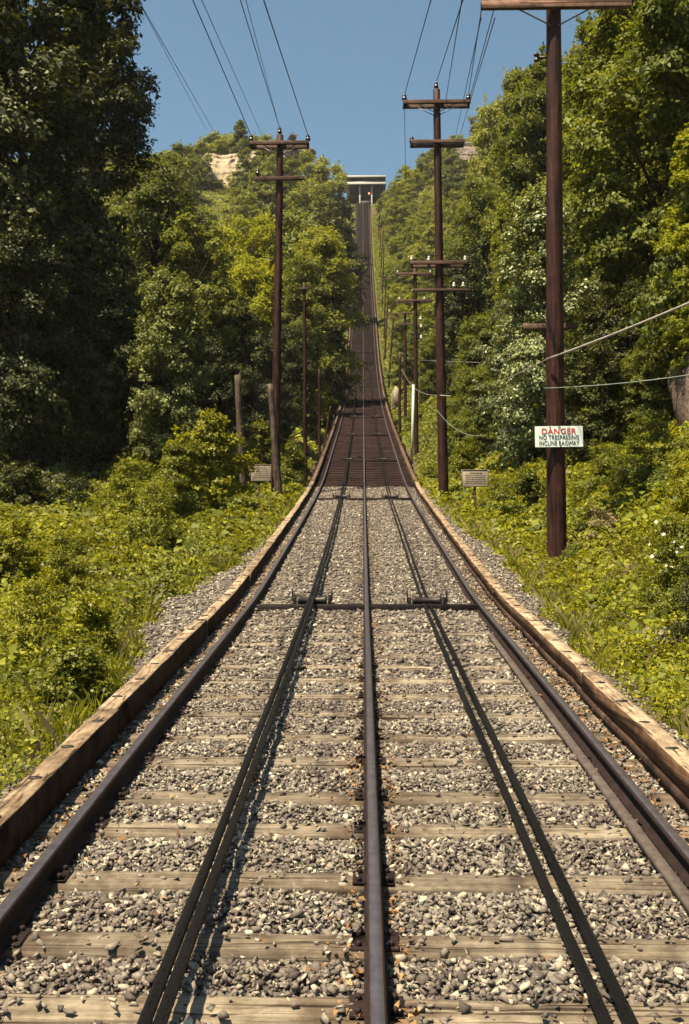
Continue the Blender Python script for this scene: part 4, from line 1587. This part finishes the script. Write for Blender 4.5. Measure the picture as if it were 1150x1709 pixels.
shrub(352, 684, 28, 140, 'bushC', 'grass', 'bright yellow-green bush with large leaves beside the cut-off grey pole')
shrub(300, 735, 26, 110, 'bushC', 'weed', 'green bush just left of the bright large-leaved bush')
shrub(225, 760, 24, 140, 'bushA', 'weed', 'mid green rounded bush in the middle of the shaded side bank')
shrub(262, 800, 20, 130, 'bushA', 'weed', 'feathery green bush in front of the rounded one on the bank')
shrub(120, 790, 25, 150, 'bushA', 'dark', 'dark bush under the tall dark trees at the back of the bank')
shrub(30, 770, 24, 150, 'bushC', 'dark', 'dark bush at the edge beneath the tallest tree')
shrub(20, 862, 15, 120, 'bushB', 'grass', 'bright leafy weed clump at the edge of the bank')
shrub(110, 880, 14, 130, 'bushA', 'grass', 'yellow-green bush at the front edge of the bank, shaded hollows below')
shrub(60, 960, 10.5, 170, 'bushA', 'grass', 'low yellow-green bush nearest the edge, above the grass')
shrub(150, 985, 10.5, 120, 'bushB', 'grass', 'low leafy clump between the gravel patch and the edge')
shrub(120, 1050, 8.4, 150, 'bushB', 'weed', 'low green clump with dark gaps near the nearest pale timber')
shrub(435, 700, 42, 60, 'bushC', 'weed', 'olive bush between the cut-off poles and the tall pole')
shrub(490, 735, 44, 60, 'bushB', 'weed', 'small bush at the foot of the tallest slim pole')
shrub(440, 822, 31, 40, 'sparse', 'silver', 'small pale leafy shrub at the foot of the tan sign')
shrub(405, 826, 31, 32, 'bushB', 'weed', 'small green shrub below the leaning grey pole')
shrub(880, 780, 24, 110, 'bushC', 'weed', 'bushy green shrub left of the big pole, behind the weeds')
shrub(830, 790, 28, 80, 'bushA', 'grass', 'light green shrub beside the small tan sign on its post')
shrub(1010, 735, 22, 120, 'bushA', 'weed', 'green shrub right of the danger sign')
shrub(1085, 690, 20, 140, 'bushA', 'weed', 'shrub on the bank just below the grey rock')
shrub(1150, 760, 15, 150, 'bushA', 'grass', 'yellow-green shrub at the edge, below the greenish cable')
shrub(1000, 840, 18, 120, 'sparse', 'straw', 'thin straw-coloured bush right of the foot of the big pole')
shrub(1125, 850, 12.0, 150, 'bushA', 'weed', 'green shrub with white flowers at the edge of the bank')
shrub(1165, 930, 10.5, 120, 'bushA', 'dark', 'dark leaved shrub with white flowers at the edge, lower one')
shrub(960, 905, 17.4, 60, 'bushB', 'weed', 'small green shrub touching the foot of the big pole')
shrub(715, 775, 46, 50, 'bushB', 'weed', 'low shrub between the white pipe and the pole with four crossarms')
shrub(775, 735, 38, 80, 'bushA', 'weed', 'shrub just behind the tan sign on its post')
P = np.array([tuple(at(random.gauss(1125, 28), random.gauss(905, 28), random.uniform(10.6, 11.2))) for _ in range(30)])
V, Q = leaf_quads(P, sphere_dirs(len(P)) + (0, -.8, .5), rng.uniform(.03, .06, len(P)), rng.uniform(.03, .055, len(P)), .1)
tag(link('white_blossoms', mesh_np('white_blossoms', V, [Q], M['petal'])), 'white blossoms on the shrub at the edge of the bank', 'blossoms', kind='stuff')


def cover(side, n, y0, y1, xmax, label):
    y = y0 + (y1 - y0) * rng.random(n) ** 1.25
    edge = LEFT_EDGE(y) if side < 0 else RIGHT_EDGE(y)
    edge = edge - .06 + .2 * noise2(y, y * 0, .5, 5)
    u = rng.random(n) ** 1.15
    x = edge + u * (xmax - edge)
    dens = noise2(side * x, y, .9, 6)
    fr_ = smooth(0, .5, x - edge)
    keep = rng.random(n) < np.clip(.65 + .7 * dens, .2, 1) * (.25 + .75 * fr_)
    x, y, edge, fr_, dens = x[keep], y[keep], edge[keep], fr_[keep], dens[keep]
    x = x * side
    mound = (.05 + .14 * fr_ + .20 * fr_ * np.clip(noise2(x, y, .45, 19) + .1, 0, 1) + .28 * smooth(.3, 2.5, np.abs(x) - edge) * np.clip(.35 + .8 * noise2(x, y, 1.1, 8), 0, 1.2)) * (1 + .35 * noise2(x, y, .3, 9))
    mound = np.clip(mound, .03, None)
    z = T(x, y) + mound * np.sqrt(rng.random(len(x)))
    z = np.where(np.abs(x) < 2.95, np.maximum(z, ballast_z(x, y) + .01), z)
    ds = np.clip(y / 9, .75, 3.2) ** .8
    L = .044 * ds * rng.lognormal(0, .3, len(x))
    N = np.stack([.35 * noise2(x, y, .5, 3), .35 * noise2(x, y, .5, 4) - .15, np.full(len(x), .8)], 1) + rng.normal(0, .45, (len(x), 3))
    P = np.stack([x, y, z], 1)
    tone = noise2(x, y, 1.6, 11) + rng.normal(0, .35, len(x))
    V, Q = leaf_quads(P, N, L, L * rng.uniform(.45, .7, len(x)))
    mi = np.where(tone > -.15, 0, 1)
    o = link('weeds', mesh_np('weeds', V, [Q], [M['grass'], M['weed']], midx=mi))
    return tag(o, label, 'weeds', kind='stuff')


cover(-1, 430000, 2.5, 36, 11, 'yellow-green weeds and vines covering the bank on the shaded side')
cover(1, 430000, 3.5, 40, 10, 'yellow-green weeds covering the bank around the big pole')



def vines(side, n, y0, y1, xmax, label):
    """Larger-leaved creepers and dead stems running through the weeds in patches."""
    y = y0 + (y1 - y0) * rng.random(n) ** 1.2
    edge = (LEFT_EDGE(y) if side < 0 else RIGHT_EDGE(y)) + .15
    x = (edge + rng.random(n) * (xmax - edge)) * side
    k = noise2(x, y, .8, 23) + rng.normal(0, .2, n) > .28
    x, y, edge = x[k], y[k], edge[k]
    n = len(x)
    fr_ = smooth(0, .8, np.abs(x) - edge)
    z = T(x, y) + (.10 + .34 * fr_ * (.7 + .5 * noise2(x, y, .6, 24))) * (.5 + .6 * rng.random(n))
    z = np.where(np.abs(x) < 2.95, np.maximum(z, ballast_z(x, y) + .02), z)
    L = .068 * np.clip(y / 9, .75, 3) ** .7 * rng.lognormal(0, .3, n)
    N = np.array([0, -.35, .75]) + rng.normal(0, .4, (n, 3))
    V, Q = leaf_quads(np.stack([x, y, z], 1), N, L, L * rng.uniform(.7, .95, n), .15)
    mi = np.where(noise2(x, y, 2.1, 25) > .1, 1, 0)
    return tag(link('creeper', mesh_np('creeper', V, [Q], [M['mid'], M['yellow']], midx=mi)), label, 'creeper', kind='stuff')


vines(-1, 20000, 3, 34, 9, 'larger-leaved creepers in patches among the weeds on the shaded side bank')
vines(1, 20000, 4, 34, 9, 'larger-leaved creepers in patches among the weeds around the big pole')


def blades(side, n, y0, y1, w_, mat, name, label, hmul=1.0, bw=.003):
    y = rng.uniform(y0, y1, n)
    edge = (LEFT_EDGE(y) if side < 0 else RIGHT_EDGE(y)) + .05 + .2 * noise2(y, y * 0, .5, 5)
    x = edge + rng.random(n) ** 1.3 * w_
    k = noise2(side * x, y, .7, 15) + rng.normal(0, .3, n) > .05
    x, y = x[k] * side, y[k]
    z = T(x, y)
    z = np.where(np.abs(x) < 2.95, np.maximum(z, ballast_z(x, y)), z)
    n = len(x)
    h = rng.uniform(.08, .26, n) * hmul
    a = rng.uniform(0, 6.28, n)
    ln = rng.normal(0, .35, (n, 2)) * h[:, None]
    wv = bw * np.clip(y / 8, .8, 3)
    dx, dy = np.cos(a) * wv, np.sin(a) * wv
    V = np.empty((n, 4, 3), np.float32)
    V[:, 0] = np.stack([x - dx, y - dy, z - .02], 1)
    V[:, 1] = np.stack([x + dx, y + dy, z - .02], 1)
    V[:, 2] = np.stack([x + ln[:, 0] * .5 + dx * .7, y + ln[:, 1] * .5 + dy * .7, z + h * .65], 1)
    V[:, 3] = np.stack([x + ln[:, 0], y + ln[:, 1], z + h], 1)
    return tag(link(name, mesh_np(name, V.reshape(-1, 3), [np.arange(n * 4).reshape(-1, 4)], mat)), label, 'grass', kind='stuff')


blades(-1, 26000, 3, 34, 4, M['grass'], 'grass', 'thin green grass blades along the shaded side bank')
blades(1, 26000, 3, 34, 4, M['grass'], 'grass', 'thin green grass blades along the bank by the big pole')
blades(-1, 2500, 4, 30, 6, M['straw'], 'dry_grass', 'dry stalks among the weeds on the shaded side bank', 1.6, .0018)
blades(1, 6000, 5, 30, 6, M['straw'], 'dry_grass', 'dry straw-coloured stalks among the weeds by the big pole', 1.5, .0018)


def under(side, n, xa, xb, ya, yb, size, name, label, mats):
    """Low undergrowth on the forest floor and the far slopes."""
    x = rng.uniform(xa, xb, n) * side
    y = rng.uniform(ya, yb, n)
    m_ = np.clip(.5 + .5 * noise2(x, y, 3.0, 12), .05, 1)
    z = T(x, y) + m_ * 1.3 * rng.random(n) * smooth(xa - .5, xa + 3, np.abs(x)) + .05
    L = size * rng.lognormal(0, .3, n)
    N = rng.normal(0, .5, (n, 3)) + (0, -.3, .7)
    V, Q = leaf_quads(np.stack([x, y, z], 1), N, L, L * rng.uniform(.5, .75, n))
    mi = (noise2(x, y, 5, 13) + rng.normal(0, .3, n) > .1).astype(int)
    return tag(link(name, mesh_np(name, V, [Q], mats, midx=mi)), label, 'undergrowth', kind='stuff')


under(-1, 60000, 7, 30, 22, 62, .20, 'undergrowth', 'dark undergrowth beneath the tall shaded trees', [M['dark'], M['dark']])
under(-1, 40000, 3.2, 9, 34, 62, .16, 'undergrowth', 'green undergrowth along the deck behind the cut-off poles', [M['weed'], M['mid']])
under(1, 70000, 3.2, 22, 34, 80, .18, 'undergrowth', 'green undergrowth on the bank behind the pole with four crossarms', [M['weed'], M['mid']])
under(-1, 60000, 3.0, 40, 62, 262, .42, 'undergrowth', 'undergrowth on the slope beside the track on the shaded side', [M['far'], M['mid']])
under(1, 40000, 2.5, 7, 78, 262, .28, 'undergrowth', 'light green weeds in a strip beside the upper track on the utility pole side', [M['grass'], M['far']])
under(1, 80000, 2.9, 50, 80, 262, .40, 'undergrowth', 'undergrowth on the steep slope on the utility pole side', [M['grass'], M['far']])

# brown fallen leaves caught beside the rails
n = 5200
y = 2.6 + 22 * rng.random(n) ** 1.6
lane = rng.random(n)
x = np.where(lane < .30, -1.71 + rng.normal(0, .06, n), np.where(lane < .62, 1.68 + rng.normal(0, .08, n), np.where(lane < .82, rng.choice([-1, 1], n) * .10 + rng.normal(0, .035, n), rng.uniform(-2.3, 2.8, n))))
k = noise2(x, y, .8, 14) + rng.normal(0, .4, n) > -.05
k &= (np.abs(x) > .05) & (np.abs(x - 1.524) > .05) & (np.abs(x + 1.575) > .05)
x, y = x[k], y[k]
z = np.maximum(ballast_z(x, y), T(x, y)) + .035 + rng.uniform(0, .03, len(x))
V, Q = leaf_quads(np.stack([x, y, z], 1), rng.normal(0, .45, (len(x), 3)) + (0, 0, 1), rng.uniform(.018, .050, len(x)), rng.uniform(.012, .03, len(x)), .4)
tag(link('fallen_leaves', mesh_np('fallen_leaves', V, [Q], M['fallen'])), 'brown fallen leaves caught along the rails', 'leaves', kind='stuff')

# ------------------------------------------------------------------ thin summer haze: far slopes soften and their shadows lift
hz = MB().box((0, 498, 62), (1830, 1820, 144)).mesh('haze', None)
hm = bpy.data.materials.new('haze')
hm.use_nodes = True
hn = hm.node_tree
hn.nodes.remove(hn.nodes['Principled BSDF'])
pv = hn.nodes.new('ShaderNodeVolumePrincipled')
pv.inputs['Color'].default_value = (.92, .88, .90, 1)
pv.inputs['Density'].default_value = .00015
pv.inputs['Anisotropy'].default_value = .1
hn.links.new(pv.outputs[0], hn.nodes['Material Output'].inputs['Volume'])
hz.materials.append(hm)
tag(link('haze', hz), 'thin pale haze in the air over the whole hillside', 'haze', kind='stuff')
